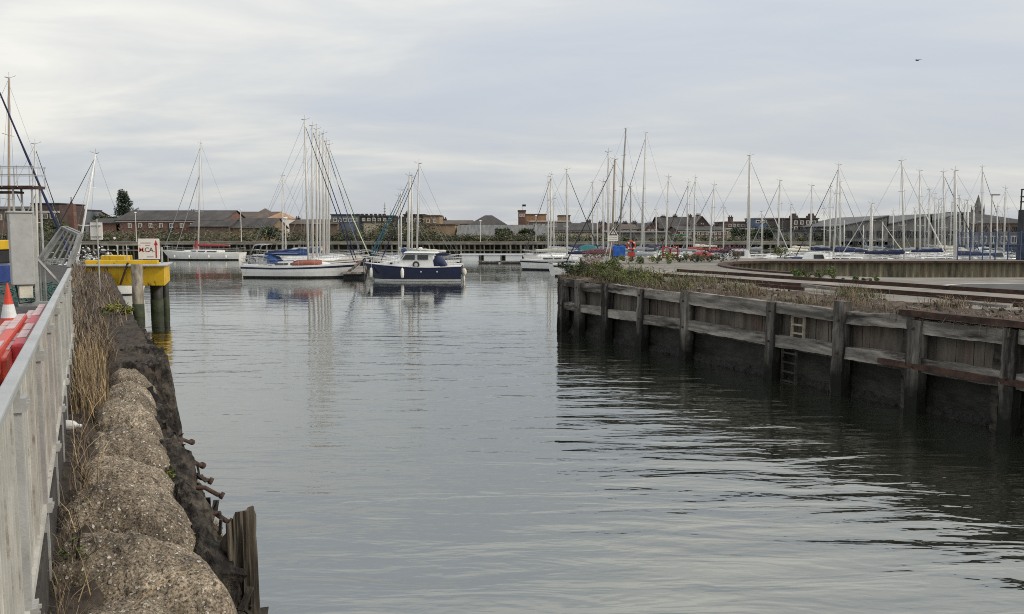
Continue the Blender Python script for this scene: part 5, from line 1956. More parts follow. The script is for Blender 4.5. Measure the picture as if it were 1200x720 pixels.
motorboat(692, 40, 78, 8, 2.45, 'boat under a teal canvas cover left of the blue tank', cover=M_cteal)
motorboat(858, 46, 76, 176, 2.5, 'white motor cruiser behind the red valerian bush', hullm=M_gel)
motorboat(897, 40, 74, 4, 1.75, 'small boat with navy cover right of the thick lone mast', cover=M_cnavy)
motorboat(930, 44, 76, 178, 1.8, 'small boat under a blue cover before the dark brick warehouse', cover=M_cnavy)
motorboat(962, 40, 78, 2, 2.25, 'white cabin boat left of the group of three masts', hullm=M_gel)
motorboat(1000, 46, 80, 175, 1.75, 'small boat with black cover left of the thick white mast', cover=M_cblack)
motorboat(1048, 52, 77, 5, 1.8, 'small boat with dark blue cover under the tall mast before the second shed', cover=M_cnavy)
motorboat(1170, 44, 76, 4, 2.35, 'grey white cabin boat at the far right behind the blue mesh fence', hullm=M_gelgrey)
motorboat(1148, 36, 80, 178, 2.2, 'smaller pale cabin boat left of the one at the far right', hullm=M_gelgrey)
motorboat(672, 26, 84, 185, 2.4, 'low boat under a navy cover just right of the white boom cover', cover=M_cnavy)
motorboat(765, 24, 80, 3, 2.4, 'small boat under a dark cover behind the navy wrapped mast foot', cover=M_cblack)
motorboat(820, 34, 74, 180, 2.35, 'red hulled boat under a faded red cover left of the white motor cruiser', hullm=M_redpaint, cover=M_cred)

# ---- moored white work boat and gear behind the yellow platform
root = motorboat(140, 62, 53, 3, 2.35, 'white launch with dark windscreen moored behind the yellow platform', hullm=M_gel)
root['group'] = 'launches on the left'
c = pY(110, 298, 50)
b = MB((c.x, 50, LQZ - .3))
for k in range(260):
    p = Vector((c.x + R.gauss(0, .75), 50 + R.gauss(0, .6), LQZ - .2 + abs(R.gauss(0, .42))))
    s = R.uniform(.05, .13)
    T = Matrix.Rotation(R.uniform(0, 3), 3, Vector((R.random(), R.random(), R.random())))
    b.box(p, (s * R.uniform(.8, 2.2), s, s * R.uniform(.5, 1)), M=T, m=0 if R.random() < .65 else 1)
tag(b.build('rubble_heap', [mat('pale_rubble', (0.50, 0.49, 0.47), .8, isl=.4), mat('dark_rubble', (0.06, 0.06, 0.06), .8, isl=.4)]), kind='stuff')

# ---- rusty work platform at the left edge
c0 = pY(-10, 220, 47)
c1 = pY(46, 220, 47)
o = Vector((pY(24, 220, 47).x, 47, LQZ - 2.3))
root = thing('work_platform', 'rusty raised work platform with white rails on a lattice post at the left edge', 'platform', o)
mb = MB(o)
mb.box(((c0.x + c1.x) / 2, 47, c1.z), (c1.x - c0.x, 1.2, .16))
mb.box(((c0.x + c1.x) / 2 - .6, 47, c1.z - .28), ((c1.x - c0.x) * .62, .8, .12))
mb.build('deck', M_rust, root)
mb = MB(o)
for y in (46.4, 47.6):
    for py in (205.5, 196):
        a, q = pY(-10, py, 47), pY(47, py, 47)
        mb.tube([(a.x, y, a.z), (q.x, y, q.z)], .025, 5)
    for px in (-8, 10, 28, 46):
        a, q = pY(px, 220, 47), pY(px, 195, 47)
        mb.tube([(a.x, y, a.z), (a.x, y, q.z)], .025, 5)
mb.build('handrail', M_galv, root)
mb = MB(o)
for px in (20, 42):
    a = pY(px, 220, 47)
    mb.tube([(a.x, 46.6, LQZ - 2.3), (a.x, 46.6, a.z)], .06, 6)
    mb.tube([(a.x, 47.4, LQZ - 2.3), (a.x, 47.4, a.z)], .06, 6)
a, q = pY(20, 275, 47), pY(42, 228, 47)
mb.tube([a, q], .03, 5)
a, q = pY(42, 275, 47), pY(20, 228, 47)
mb.tube([a, q], .03, 5)
mb.build('lattice_post', M_galv, root)

# ---- pontoons
def pontoon(a, c, wd, label, zt=.55, mtop=None, mside=None):
    a, c = Vector(a), Vector(c)
    o = (a + c) / 2
    root = thing('pontoon', label, 'pontoon', (o.x, o.y, 0), 0, 'floating pontoons')
    mb = MB((o.x, o.y, 0))
    mb.beam((a.x, a.y, zt - .08), (c.x, c.y, zt - .08), wd, .16)
    mb.build('deck', mtop or M_timh, root)
    mb = MB((o.x, o.y, 0))
    n_ = max(2, int((c - a).length / 3))
    for k in range(n_):
        p, q = a.lerp(c, (k + .12) / n_), a.lerp(c, (k + .88) / n_)
        mb.beam((p.x, p.y, (zt - .16) / 2 - .2), (q.x, q.y, (zt - .16) / 2 - .2), wd * .9, zt + .24)
    mb.build('float', mside or M_cblack, root)
    return root


a, c = pY(417, 322, 72), pY(424, 300, 112)
pontoon((a.x, 71, 0), (c.x, 112, 0), 2.0, 'dark wooden pontoon running back between the white yacht and the blue cruiser')
a, c = pY(539, 303, 118), pY(640, 303, 118)
M_pont = mat('pontoon_white', (0.60, 0.61, 0.62), .6, 0, .08, .5, 0)
pontoon((a.x, 118, 0), (c.x, 118, 0), 2.2, 'long white pontoon in front of the far quay', zt=.95, mtop=M_pont, mside=M_pont)
a, c = pY(560, 309, 107), pY(615, 309, 107)
pontoon((a.x, 107, 0), (c.x, 107, 0), 1.2, 'thin dark pontoon in the gap right of the blue cruiser', zt=.30)
root = thing('boarding_steps', 'grey wooden boarding steps at the end of the dark pontoon beside the blue cruiser', 'steps', (pY(414, 315, 71.5).x, 71.5, .55))
mb = MB()
for k in range(4):
    mb.box((-.2 + .3 * k, 0, .2 + .25 * k), (.34, .8, .06))
mb.build('treads', M_timh, root)
mb = MB()
for y in (-.42, .42):
    mb.beam((-.5, y, -.02), (1.05, y, 1.15), .07, .12)
    mb.beam((1.0, y, -.02), (1.0, y, 1.12), .09, .09)
mb.build('stringer', M_timh, root)

# ---- small things on the edge of the right quay
c = pz(734, 305, RQZ)
c = pY(725, 300, 58)
root = thing('blue_tank', 'bright blue rectangular tank on the apron edge beside the warning triangle', 'tank', (c.x, 58, RQZ))
mb = MB()
mb.box((0, 0, .55), (.86, .8, .8))
mb.build('body', mat('tank_blue', (0.015, 0.10, 0.42), .45, bump=.2, bscale=8, dirt=((.05, .16, .45), 3, .5, .7)), root, bevel=.05)
mb = MB()
for x in (-.36, .36):
    for y in (-.32, .32):
        mb.box((x, y, .08), (.08, .08, .16))
mb.build('leg', M_cgrey, root)
mb = MB()
mb.tube([(0, 0, .95), (0, 0, 1.02)], .18, 12)
mb.build('cap', M_cnavy, root)
c = pY(718.5, 275, 57)
o = Vector((c.x - .42, 57, RQZ))
root = thing('warning_sign', 'white warning sign with black triangle on a leaning white frame above the blue tank', 'sign', o)
zc_ = c.z
mb = MB(o)
w2, h2 = .36, .46
mb.prism([(0, 0), (0, 0), (0, 0)], 0, 0) if False else None
mb.hexa([(c.x - w2, 56.98, zc_ - h2), (c.x + w2, 56.98, zc_ - h2), (c.x + w2, 57.01, zc_ - h2), (c.x - w2, 57.01, zc_ - h2), (c.x - w2, 56.98, zc_ - .12), (c.x + w2, 56.98, zc_ - .12), (c.x + w2, 57.01, zc_ - .12), (c.x - w2, 57.01, zc_ - .12)])
mb.add([(c.x - .38, 56.975, zc_ - .10), (c.x + .38, 56.975, zc_ - .10), (c.x, 56.975, zc_ + .52), (c.x - .38, 57.0, zc_ - .10), (c.x + .38, 57.0, zc_ - .10), (c.x, 57.0, zc_ + .52)], [(0, 1, 2), (5, 4, 3), (0, 3, 4, 1), (1, 4, 5, 2), (2, 5, 3, 0)])
mb.build('board', M_signw, root)
mb = MB(o)
t0 = [(-.30, -.06), (.30, -.06), (0, .44)]
t1 = [(-.17, .02), (.17, .02), (0, .29)]
pts = [(c.x + x, 56.968, zc_ + z) for (x, z) in t0 + t1]
mb.add(pts, [(0, 1, 4, 3), (1, 2, 5, 4), (2, 0, 3, 5)])
mb.box((c.x, 56.968, zc_ + .14), (.045, .004, .12))
mb.box((c.x, 56.968, zc_ + .05), (.045, .004, .035))
mb.build('symbol', M_signdark, root)
mb = MB(o)
for z in (-.22, -.33):
    x = -.26
    while x < .24:
        l_ = R.uniform(.05, .10)
        mb.box((c.x + x + l_ / 2, 56.975, zc_ + z), (l_, .004, .04))
        x += l_ + .03
mb.build('small_print', M_cgrey, root)
mb = MB(o)
mb.tube([(c.x - .62, 57.05, RQZ), (c.x - .15, 57.05, zc_ - .1), (c.x + .9, 57.05, zc_ + 1.6)], .035, 6)
mb.tube([(c.x - .25, 57.05, RQZ), (c.x - .05, 57.05, zc_ - .1)], .035, 6)
mb.build('frame', M_alu, root)
# lifebuoy post
c = pY(739.5, 290, 57)
root = thing('lifebuoy_post', 'red lifebuoy hanging on a dark post right of the blue tank', 'lifebuoy', (c.x, 57, RQZ))
M_red = mat('lifebuoy_red', (0.36, 0.045, 0.035), .6)
mb = MB()
mb.box((.12, .06, .75), (.12, .1, 1.5))
mb.build('post', M_rust, root)
mb = MB()
mb.torus((0, -.08, .98), .27, .08, (0, 1, 0), 20, 8)
mb.build('lifebuoy', M_red, root, smooth=True)
mb = MB()
for a in (.8, 2.36, 3.93, 5.5):
    mb.box((.27 * math.cos(a), -.08, .98 + .27 * math.sin(a)), (.1, .172, .1), M=Matrix.Rotation(-a, 3, 'Y'))
mb.build('white_band', M_fend, root)
mb = MB()
mb.box((.02, 0, .38), (.5, .12, .36))
mb.build('locker', M_red, root, bevel=.02)
c = pY(785.5, 296, 60)
root = thing('ring_frame', 'red steel hose reel with round ends standing on the apron edge', 'hose reel', (c.x, 60, RQZ))
for x in (-.28, .28):
    mb = MB()
    mb.torus((x, 0, .5), .30, .055, (0, 1, 0), 18, 6)
    mb.tube([(x - .3, 0, .5), (x + .3, 0, .5)], .03, 5)
    mb.build('ring', M_red, root)
mb = MB()
for x in (-.55, .55):
    mb.box((x, 0, .45), (.06, .3, .9))
mb.box((0, 0, .04), (1.2, .3, .08))
mb.build('stand', M_redpaint, root)
c = pY(717.5, 303, 52)
mb = MB((c.x, 52, RQZ))
mb.tube([(c.x, 52, RQZ), (c.x, 52, RQZ + .75)], .045, 8)
tag(mb.build('bollard_post', M_rust), 'thin rusty post standing left of the blue tank', 'post')
# low cable reels and gear in faded red and white along the edge behind the nose
M_fadered = mat('faded_red', (0.38, 0.12, 0.11), .7)
for k in range(10):
    px = 686 + 3.2 * k + R.uniform(-1.0, 1.0)
    Y = R.uniform(57, 61)
    c = pY(px, 300, Y)
    bush('valerian_plant', (c.x, Y, RQZ), R.uniform(.35, .6), R.uniform(.4, .75), 90, [G_green, G_dry2], 'pink and white flowering valerian in the row along the apron edge behind the quay nose', 'plant', 'valerian plants along the apron edge', size=.07, stems=2, flowers=45)

# lamp posts along the far quay
for (px, h_, lab) in ((283, 5.0, 'thin lamp post on the far pier left of the white yacht with blue boom cover'), (563, 3.2, 'short lamp post on the pier behind the white pontoon'), (628, 4.0, 'slim lamp post on the pier left of the white hulled yacht'), (160, 4.5, 'lamp post on the far pier right of the fir tree')):
    c = pY(px, 283, 130)
    root = thing('lamp_post', lab, 'lamp post', (c.x, 130, 2.57), 0, 'lamp posts on the far pier')
    mb = MB()
    mb.tube([(0, 0, 0), (0, 0, h_)], .07, 6, .05)
    mb.build('pole', M_alu, root)
    mb = MB()
    mb.ball((0, 0, h_ + .12), .2, 8, 0, (1, 1, .7))
    mb.build('lamp_head', M_gel, root, smooth=True)

# blue mesh fence at far right
a, c = pY(1122, 300, 56), pY(1225, 300, 56)
o = Vector(((a.x + c.x) / 2, 56, RQZ))
root = thing('mesh_fence', 'blue mesh security fence at the right end of the far apron', 'fence', o)
M_blue = mat('fence_blue', (0.055, 0.085, 0.16), .5)
nx = 7
for k in range(nx + 1):
    x = a.x + (c.x - a.x) * k / nx
    mb = MB(o)
    mb.box((x, 56, RQZ + 1.0), (.07, .07, 2.0))
    mb.build('post', M_blue, root)
for k in range(nx):
    x0, x1 = a.x + (c.x - a.x) * k / nx, a.x + (c.x - a.x) * (k + 1) / nx
    mb = MB(o)
    n_ = 11
    for q in range(n_):
        x = x0 + (x1 - x0) * (q + .5) / n_
        mb.box((x, 56, RQZ + 1.0), (.014, .014, 1.85))
    for z in (.15, .6, 1.05, 1.5, 1.9):
        mb.box(((x0 + x1) / 2, 55.985, RQZ + z), (x1 - x0, .014, .018))
    mb.build('mesh_panel', M_blue, root)
# lamp post
c = pY(1161, 290, 56.5)
zt_ = pY(1161, 229, 56.5).z
root = thing('lamp_post', 'slim lamp post with flat lamp head right of the church spire', 'lamp post', (c.x, 56.5, RQZ))
mb = MB()
mb.tube([(0, 0, 0), (-.1, 0, zt_ - RQZ)], .06, 8, .045)
mb.build('pole', M_alu, root)
mb = MB()
mb.box((.15, 0, zt_ - RQZ + .03), (.5, .22, .09))
mb.build('lamp_head', M_aludark, root)

# gull
c = pY(1075.5, 71, 60)
root = thing('gull', 'dark gull gliding high in the sky at upper right', 'bird', c)
mb = MB()
pts, fs = [], []
mb.ball((0, 0, 0), .07, 10, 0, (1.1, 2.6, .9))
for s in (-1, 1):
    mb.loft([[(0.02 * s, .12, .02), (.02 * s, -.10, .02), (.02 * s, -.1, .045), (.02 * s, .12, .045)], [(.22 * s, .10, .09), (.22 * s, -.09, .08), (.22 * s, -.09, .095), (.22 * s, .1, .105)],
             [(.42 * s, .02, .07), (.42 * s, -.11, .06), (.42 * s, -.11, .07), (.42 * s, .02, .08)], [(.60 * s, -.10, .055), (.60 * s, -.13, .05), (.6 * s, -.13, .055), (.6 * s, -.10, .06)]])
mb.add([(-.03, -.16, 0), (.03, -.16, 0), (.07, -.30, .01), (-.07, -.30, .01), (-.03, -.16, .015), (.03, -.16, .015), (.07, -.30, .02), (-.07, -.3, .02)], [(3, 2, 1, 0), (4, 5, 6, 7), (0, 1, 5, 4), (1, 2, 6, 5), (2, 3, 7, 6), (3, 0, 4, 7)])
mb.ball((0, .2, .03), .05, 8, 0, (.9, 1.2, .9))
bo = mb.build('body', mat('gull_grey', (0.17, 0.17, 0.18), .8), root)
root.rotation_euler = (0, rad(-8), rad(20))
root.scale = (.75, .75, .75)

# ------------------------------------------------------------------ far quay: timber pier
M_pierdeck = mat('pier_deck', (0.10, 0.092, 0.070), 0.9, 0, .35, .6, .3, 6, col2=(0.21, 0.19, 0.15))
M_pile = mat('pier_pile', (0.10, 0.09, 0.075), 0.9, 0, .4, .8, .3, 6, col2=(0.26, 0.24, 0.20))
M_piled = mat('pier_pile_dark', (0.03, 0.028, 0.024), 0.9, 0, .4, .8, .3, 6, col2=(0.09, 0.08, 0.068))
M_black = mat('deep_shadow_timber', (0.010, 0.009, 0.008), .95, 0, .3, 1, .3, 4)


def pier(x0, x1, sp, label):
    o = Vector(((x0 + x1) / 2, FB, 0))
    root = thing('timber_pier', label, 'pier', o, 0, 'timber piers along the far quay')
    mb = MB(o)
    mb.box(((x0 + x1) / 2, FB + 1.6, 2.46), (x1 - x0, 4.2, .22))
    mb.build('deck', M_pierdeck, root)
    mb = MB(o)
    mb.beam((x0, FB - .42, 2.30), (x1, FB - .42, 2.30), .22, .3, segs=60, rough=.02)
    mb.beam((x0, FB - .36, 1.25), (x1, FB - .36, 1.25), .16, .18, segs=60, rough=.02)
    mb.build('waling_beam', M_pile, root)
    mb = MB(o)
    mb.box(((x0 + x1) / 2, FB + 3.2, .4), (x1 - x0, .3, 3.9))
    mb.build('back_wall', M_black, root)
    x = x0 + .2
    i = 0
    while x < x1 and i < 95:
        mb = MB(o)
        rr = R.uniform(.11, .17)
        mb.tube([(x + R.uniform(-.1, .1), FB - .30, -1.5), (x, FB - .30, 2.16 + (.5 if R.random() < .12 else 0))], rr, 7)
        mb.build('pile', R.choice((M_pile, M_piled, M_piled)), root)
        x += sp * R.uniform(.6, 1.4)
        i += 1


pier(-72, -22, 1.25, 'long dark timber pier under the brick warehouse on the far left shore')
pier(-21.9, 10, .80, 'timber pier with close set pale piles behind the blue cruiser and white pontoon')
pier(10.1, 48, 1.05, 'weathered timber pier behind the right marina masts')

# scrub on the bank
def scrub(x0, x1, y0, y1, h0, h1, n, mats, size=.26):
    b = MB()
    for k in range(n):
        x, y = R.uniform(x0, x1), R.uniform(y0, y1)
        h = R.uniform(h0, h1) * (.6 + .8 * max(0, .5 + nz(x, y, 3, .12)))
        m = R.choice(range(len(mats)))
        for q in range(3):
            leafs(b, (x + R.gauss(0, .8), y, GZ + h * (.25 + .25 * q)), h * .36 + .3, 22, size, m if R.random() < .7 else 0, .8)
    return tag(b.build('scrub', mats), kind='stuff')


G_f1 = leaf_mat('bank_green', (0.100, 0.103, 0.060), .5)
G_f2 = leaf_mat('bank_olive', (0.145, 0.132, 0.078), .5)
G_f3 = leaf_mat('bank_dark', (0.052, 0.060, 0.034), .5)
scrub(-95, -30, 134, 144, .6, 2.0, 170, [G_f1, G_f2, G_f3])
scrub(-30, -12, 134, 146, .8, 2.2, 90, [G_f1, G_f2, G_f3])
scrub(-12, 12, 134, 142, .3, 1.25, 110, [G_f1, G_f2, G_f3])
scrub(-25, -15, 138, 146, 2.2, 3.6, 40, [G_f1, G_f3])
scrub(12, 60, 134, 142, .3, 1.0, 90, [G_f1, G_f2, G_f3])

# ------------------------------------------------------------------ buildings
W_brick = brick_mat('red_brick', (0.17, 0.070, 0.050), (0.12, 0.055, 0.042), (0.16, 0.14, 0.12), 3.0)
W_brickd = brick_mat('dark_brick', (0.090, 0.055, 0.045), (0.06, 0.040, 0.036), (0.08, 0.075, 0.07), 3.0)
W_brickb = brick_mat('brown_brick', (0.16, 0.105, 0.075), (0.12, 0.08, 0.06), (0.15, 0.13, 0.11), 3.0)
W_ochre = brick_mat('ochre_brick', (0.30, 0.20, 0.115), (0.23, 0.155, 0.09), (0.2, 0.17, 0.13), 3.0)
W_orange = brick_mat('orange_brick', (0.40, 0.22, 0.11), (0.33, 0.17, 0.09), (0.3, 0.2, 0.14), 3.0)
W_stone = mat('grey_stone_wall', (0.075, 0.075, 0.072), .92, 0, .3, .5, .4, 4, col2=(0.19, 0.18, 0.165))
W_cream = mat('cream_render', (0.40, 0.345, 0.265), .85, 0, .12, .4, .1, 4)
W_white = mat('white_render', (0.52, 0.51, 0.48), .85, 0, .10, .4, .1, 4)
W_grey = mat('grey_cladding', (0.13, 0.145, 0.16), .7, 0, .15, .4, .1, 4)
W_blue = mat('blue_cladding', (0.05, 0.085, 0.15), .5, 0, .15, .4, .05, 4)
W_dark = mat('dark_cladding', (0.035, 0.037, 0.040), .85, 0, .3, .5, .2, 4)
R_slate = mat('slate_roof', (0.034, 0.031, 0.030), .95, 0, .3, .5, .3, 5, col2=(0.078, 0.070, 0.064), stretch=(1, 4, 1))
R_brown = mat('brown_tile_roof', (0.058, 0.042, 0.034), .85, 0, .3, .5, .3, 5, col2=(0.13, 0.10, 0.08))
R_metal = mat('grey_sheet_roof', (0.070, 0.070, 0.069), .8, 0, .15, .8, .2, 5, col2=(0.155, 0.155, 0.15), stretch=(.3, 4, 1), dirt=((.14, .12, .10), .3, .55, .75))
W_trim = mat('pale_trim', (0.50, 0.48, 0.43), .7, 0, .1, 1, 0)
BG_ = 'buildings on the far side of the harbour'


def bld(name, label, x0, x1, ye, yr, Y, dep, wall, roofm, kind='gable_x', wins=None, cat='building', over=.25, base=GZ, chim=(), trim=None, doors=(), winm=None, nogroup=False):
    A_, B2 = pY(x0, ye, Y), pY(x1, ye, Y)
    xa, xb, ze = A_.x, B2.x, A_.z
    zr = pY(x0, yr, Y + (dep / 2 if kind in ('gable_x', 'hip') else 0)).z
    zr = max(zr, ze + .05)
    o = Vector(((xa + xb) / 2, Y, base))
    root = thing(name, label, cat, o, 0, None if nogroup else BG_)
    mb = MB(o)
    xm, ym = (xa + xb) / 2, Y + dep / 2
    mb.box((xm, ym, (base - .5 + ze) / 2), (xb - xa, dep, ze - base + .5))
    if kind == 'gable_x':
        for x in (xa, xb):
            s = .02 if x == xb else -.02
            mb.add([(x, Y, ze), (x, Y + dep, ze), (x, ym, zr), (x - s * 6, Y, ze), (x - s * 6, Y + dep, ze), (x - s * 6, ym, zr)], [(0, 1, 2), (5, 4, 3), (0, 2, 5, 3), (1, 4, 5, 2)])
    if kind == 'gable_y':
        for y in (Y, Y + dep):
            s = .02 if y > Y else -.02
            mb.add([(xa, y, ze), (xb, y, ze), (xm, y, zr), (xa, y - s * 6, ze), (xb, y - s * 6, ze), (xm, y - s * 6, zr)], [(0, 1, 2), (5, 4, 3), (0, 2, 5, 3), (1, 4, 5, 2)])
    mb.build('wall', wall, root)
    mb = MB(o)
    t = .14
    if kind == 'gable_x':
        for s in (-1, 1):
            ye_ = ym + s * (dep / 2 + over)
            dz = (zr - ze) * over / (dep / 2)
            mb.hexa([(xa - over, ye_, ze - dz + .01), (xb + over, ye_, ze - dz + .01), (xb + over, ym, zr + .01), (xa - over, ym, zr + .01), (xa - over, ye_, ze - dz + t), (xb + over, ye_, ze - dz + t), (xb + over, ym, zr + t), (xa - over, ym, zr + t)])
    elif kind == 'gable_y':
        for s in (-1, 1):
            xe = xm + s * ((xb - xa) / 2 + over)
            dz = (zr - ze) * over / ((xb - xa) / 2)
            mb.hexa([(xe, Y - over, ze - dz + .01), (xe, Y + dep + over, ze - dz + .01), (xm, Y + dep + over, zr + .01), (xm, Y - over, zr + .01), (xe, Y - over, ze - dz + t), (xe, Y + dep + over, ze - dz + t), (xm, Y + dep + over, zr + t), (xm, Y - over, zr + t)])
    elif kind == 'hip':
        k = min(dep / 2, (xb - xa) / 2 * .8)
        e = [(xa - over, Y - over, ze + .005), (xb + over, Y - over, ze + .005), (xb + over, Y + dep + over, ze + .005), (xa - over, Y + dep + over, ze + .005)]
        mb.add(e + [(xa + k, ym, zr), (xb - k, ym, zr)], [(0, 1, 5, 4), (1, 2, 5), (2, 3, 4, 5), (3, 0, 4), (3, 2, 1, 0)])
    elif kind == 'saw':       # rises from left to right
        mb.hexa([(xa - over, Y - over, ze + .01), (xb, Y - over, zr + .01), (xb, Y + dep, zr + .01), (xa - over, Y + dep, ze + .01), (xa - over, Y - over, ze + t), (xb, Y - over, zr + t), (xb, Y + dep, zr + t), (xa - over, Y + dep, ze + t)])
    else:
        mb.box((xm, ym, ze + .12), (xb - xa + .3, dep + .3, .24))
    mb.build('roof', roofm, root)
    if kind == 'saw':
        mb = MB(o)
        mb.add([(xa, Y, ze), (xb, Y, ze), (xb, Y, zr), (xa, Y + .2, ze), (xb, Y + .2, ze), (xb, Y + .2, zr)], [(0, 1, 2), (5, 4, 3), (0, 3, 4, 1), (1, 4, 5, 2), (2, 5, 3, 0)])
        mb.add([(xb - .2, Y, ze), (xb, Y, ze), (xb, Y + dep, ze), (xb - .2, Y + dep, ze), (xb - .2, Y, zr), (xb, Y, zr), (xb, Y + dep, zr), (xb - .2, Y + dep, zr)], [(3, 2, 1, 0), (4, 5, 6, 7), (0, 1, 5, 4), (1, 2, 6, 5), (2, 3, 7, 6), (3, 0, 4, 7)])
        mb.build('gable', wall, root)
    if trim:
        mb = MB(o)
        zt = pY(x0, trim, Y).z
        mb.box((xm, Y - .06, zt), (xb - xa + .1, .12, .35))
        mb.build('cornice', W_trim, root)
    for (cxp, cyp) in chim:
        c = pY(cxp, cyp, ym)
        mb = MB(o)
        mb.box((c.x, ym, (c.z + ze) / 2), (.9, .9, c.z - ze))
        mb.box((c.x, ym, c.z + .04), (1.05, 1.05, .16))
        for q in (-.22, .22):
            mb.tube([(c.x + q, ym, c.z), (c.x + q, ym, c.z + .45)], .12, 6)
        mb.build('chimney', W_brickd, root)
    if wins:
        for (yt, yb, n, wpx, a0, a1) in wins:
            for i in range(n):
                px = x0 + (x1 - x0) * (a0 + (a1 - a0) * ((i + .5) / n))
                p0, p1 = pY(px - wpx / 2, yb, Y), pY(px + wpx / 2, yt, Y)
                mb = MB(o)
                cx_, cz_ = (p0.x + p1.x) / 2, (p0.z + p1.z) / 2
                wd, ht = p1.x - p0.x, p1.z - p0.z
                fw = .12
                for (dx, dz, sx, sz) in ((0, ht / 2, wd + fw, fw), (0, -ht / 2, wd + fw, fw), (-wd / 2, 0, fw, ht - fw), (wd / 2, 0, fw, ht - fw), (0, 0, .06, ht - fw)):
                    mb.box((cx_ + dx, Y - .05, cz_ + dz), (sx, .12, sz))
                mb.box((cx_, Y - .005, cz_), (wd - fw, .05, ht - fw), m=1)
                mb.build('window', [winm or W_trim, M_glass], root)
    for (dx0, dx1, dy) in doors:
        p0, p1 = pY(dx0, 285, Y), pY(dx1, dy, Y)
        mb = MB(o)
        mb.box(((p0.x + p1.x) / 2, Y - .01, (base + p1.z) / 2), (p1.x - p0.x, .08, p1.z - base))
        mb.build('door', W_dark, root)
    return root


# left shore
bld('brick_building', 'brown low building behind the rusty work platform at the left edge', -20, 38, 246, 243, 150, 10, W_brickb, R_slate, 'gable_x', [(252, 258, 5, 3, .1, .95)])
bld('flat_roofed_block', 'dark brick box shaped block with pale band left of the square chimney', 37, 69, 239.5, 239, 152, 9, W_brickd, W_dark, 'flat', trim=248.5, wins=[(251, 256, 3, 5, .1, .9)])
bld('shed', 'blue grey clad shed between the dark box block and the brick chimney', 52, 82, 246, 245, 158, 12, W_grey, R_slate, 'flat')
o = pY(85, 268, 148)
root = thing('brick_chimney', 'short square red brick tower with a small dark finial', 'tower', (o.x, 148, GZ), 0, None)
z1 = pY(85, 239.5, 148).z - GZ
mb = MB()
mb.loft([[(-.68, -.6, 0), (.68, -.6, 0), (.68, .6, 0), (-.68, .6, 0)], [(-.55, -.5, z1), (.55, -.5, z1), (.55, .5, z1), (-.55, .5, z1)]])
mb.build('shaft', W_brick, root)
mb = MB()
mb.tube([(0, 0, z1), (0, 0, z1 + .5)], .32, 8, .12)
mb.tube([(0, 0, z1 + .5), (0, 0, z1 + 1.3)], .08, 6)
mb.build('finial', W_dark, root)
bld('brick_house', 'small pale brick house between the chimney and the fir tree', 88, 104, 252, 247, 170, 8, W_brickb, R_brown, 'gable_x')
bld('lean_to', 'low dark roofed lean to below the fir tree', 104, 140, 262, 257, 150, 8, W_brick, R_slate, 'gable_x')
bld('brick_warehouse', 'long low red brick warehouse with white eaves strip on the far left shore', 136, 262, 258.5, 247.5, 150, 14, W_brick, R_slate, 'gable_x', trim=259.2, wins=[(262, 267, 9, 3.2, .08, .95)], doors=((198, 204, 262),))
bld('brick_warehouse', 'brown roofed warehouse joined to the right end of the long red one', 200, 318, 262, 249, 166, 14, W_brick, R_brown, 'gable_x', chim=((226, 248), (252, 249)))
bld('gabled_shed', 'low shed with pitched roof in front of the brown roofed warehouse', 222, 268, 266, 258, 146, 9, W_brickb, R_slate, 'gable_x')
bld('slate_warehouse', 'dark slate roofed warehouse with orange brick base left of the slim mast', 268, 317, 267.5, 256.5, 147, 11, W_ochre, R_slate, 'gable_x')
bld('clock_tower', 'narrow red brick tower with small cap rising over the slate roofs', 303.5, 311, 249, 244.5, 190, 5, W_brick, R_brown, 'hip', cat='tower', wins=[(251, 253.5, 2, 1.5, .1, .9)])
bld('round_topped_hall', 'pale walled hall with rounded orange brick top right of the narrow brick tower', 314, 331, 256, 249, 165, 10, W_white, W_orange, 'hip')
bld('low_block', 'brown low roof behind the mast cluster', 330, 395, 263, 258, 170, 12, W_brickb, R_brown, 'gable_x', chim=((349, 256),))
bld('office_block', 'grey flat block just right of the tallest masts of the left cluster', 388, 421, 252.5, 252, 172, 12, W_grey, W_dark, 'flat', wins=[(256, 260, 5, 4, .05, .95)])
bld('flat_roofed_hall', 'flat roofed hall with cream upper wall and two radio antennas', 421, 462, 254, 253, 160, 14, W_dark, R_slate, 'flat', wins=[(256, 259, 6, 3, .05, .95)])
bld('cream_extension', 'low cream fronted extension below the antennas', 426, 449, 261, 260.5, 152, 6, W_cream, R_slate, 'flat')
root = thing('radio_antenna', 'pair of thin radio antennas on the flat roofed hall', 'antenna', (pY(451, 253, 167).x, 167, pY(451, 254, 160).z + .2))
mb = MB()
mb.tube([(0, 0, 0), (0, 0, 2.8)], .10, 5, .04)
mb.tube([(1.1, 0, 0), (1.1, 0, 2.0)], .06, 5, .03)
for z in (1.0, 1.6, 2.1):
    mb.box((0, 0, z), (.5, .1, .1))
mb.build('mast', M_aludark, root)
mb = MB()
for k in range(7):
    mb.box((-5.5 + k * .9, 0, .25), (.5, .8, .5))
mb.build('roof_units', W_dark, root)
bld('brick_block', 'brown brick block with flat roof right of the cruiser masts', 473, 497, 252.5, 252, 165, 8, W_brickd, W_dark, 'flat', wins=[(256, 260, 4, 2.5, .1, .9)], chim=((478, 250),))
bld('brick_block', 'taller ochre brick block beside the brown one', 496, 515, 253.5, 253, 163, 8, W_ochre, R_brown, 'flat', wins=[(257, 261, 2, 3, .1, .9)])
bld('brick_block', 'long low brick range with lit ochre end wall above the scrub', 455, 533, 264, 263, 152, 12, W_ochre, R_brown, 'flat')
bld('low_roofs', 'row of low brown roofs left of the dark hipped house', 515, 552, 263, 259, 175, 10, W_brickb, R_brown, 'gable_x', chim=((521, 257),))
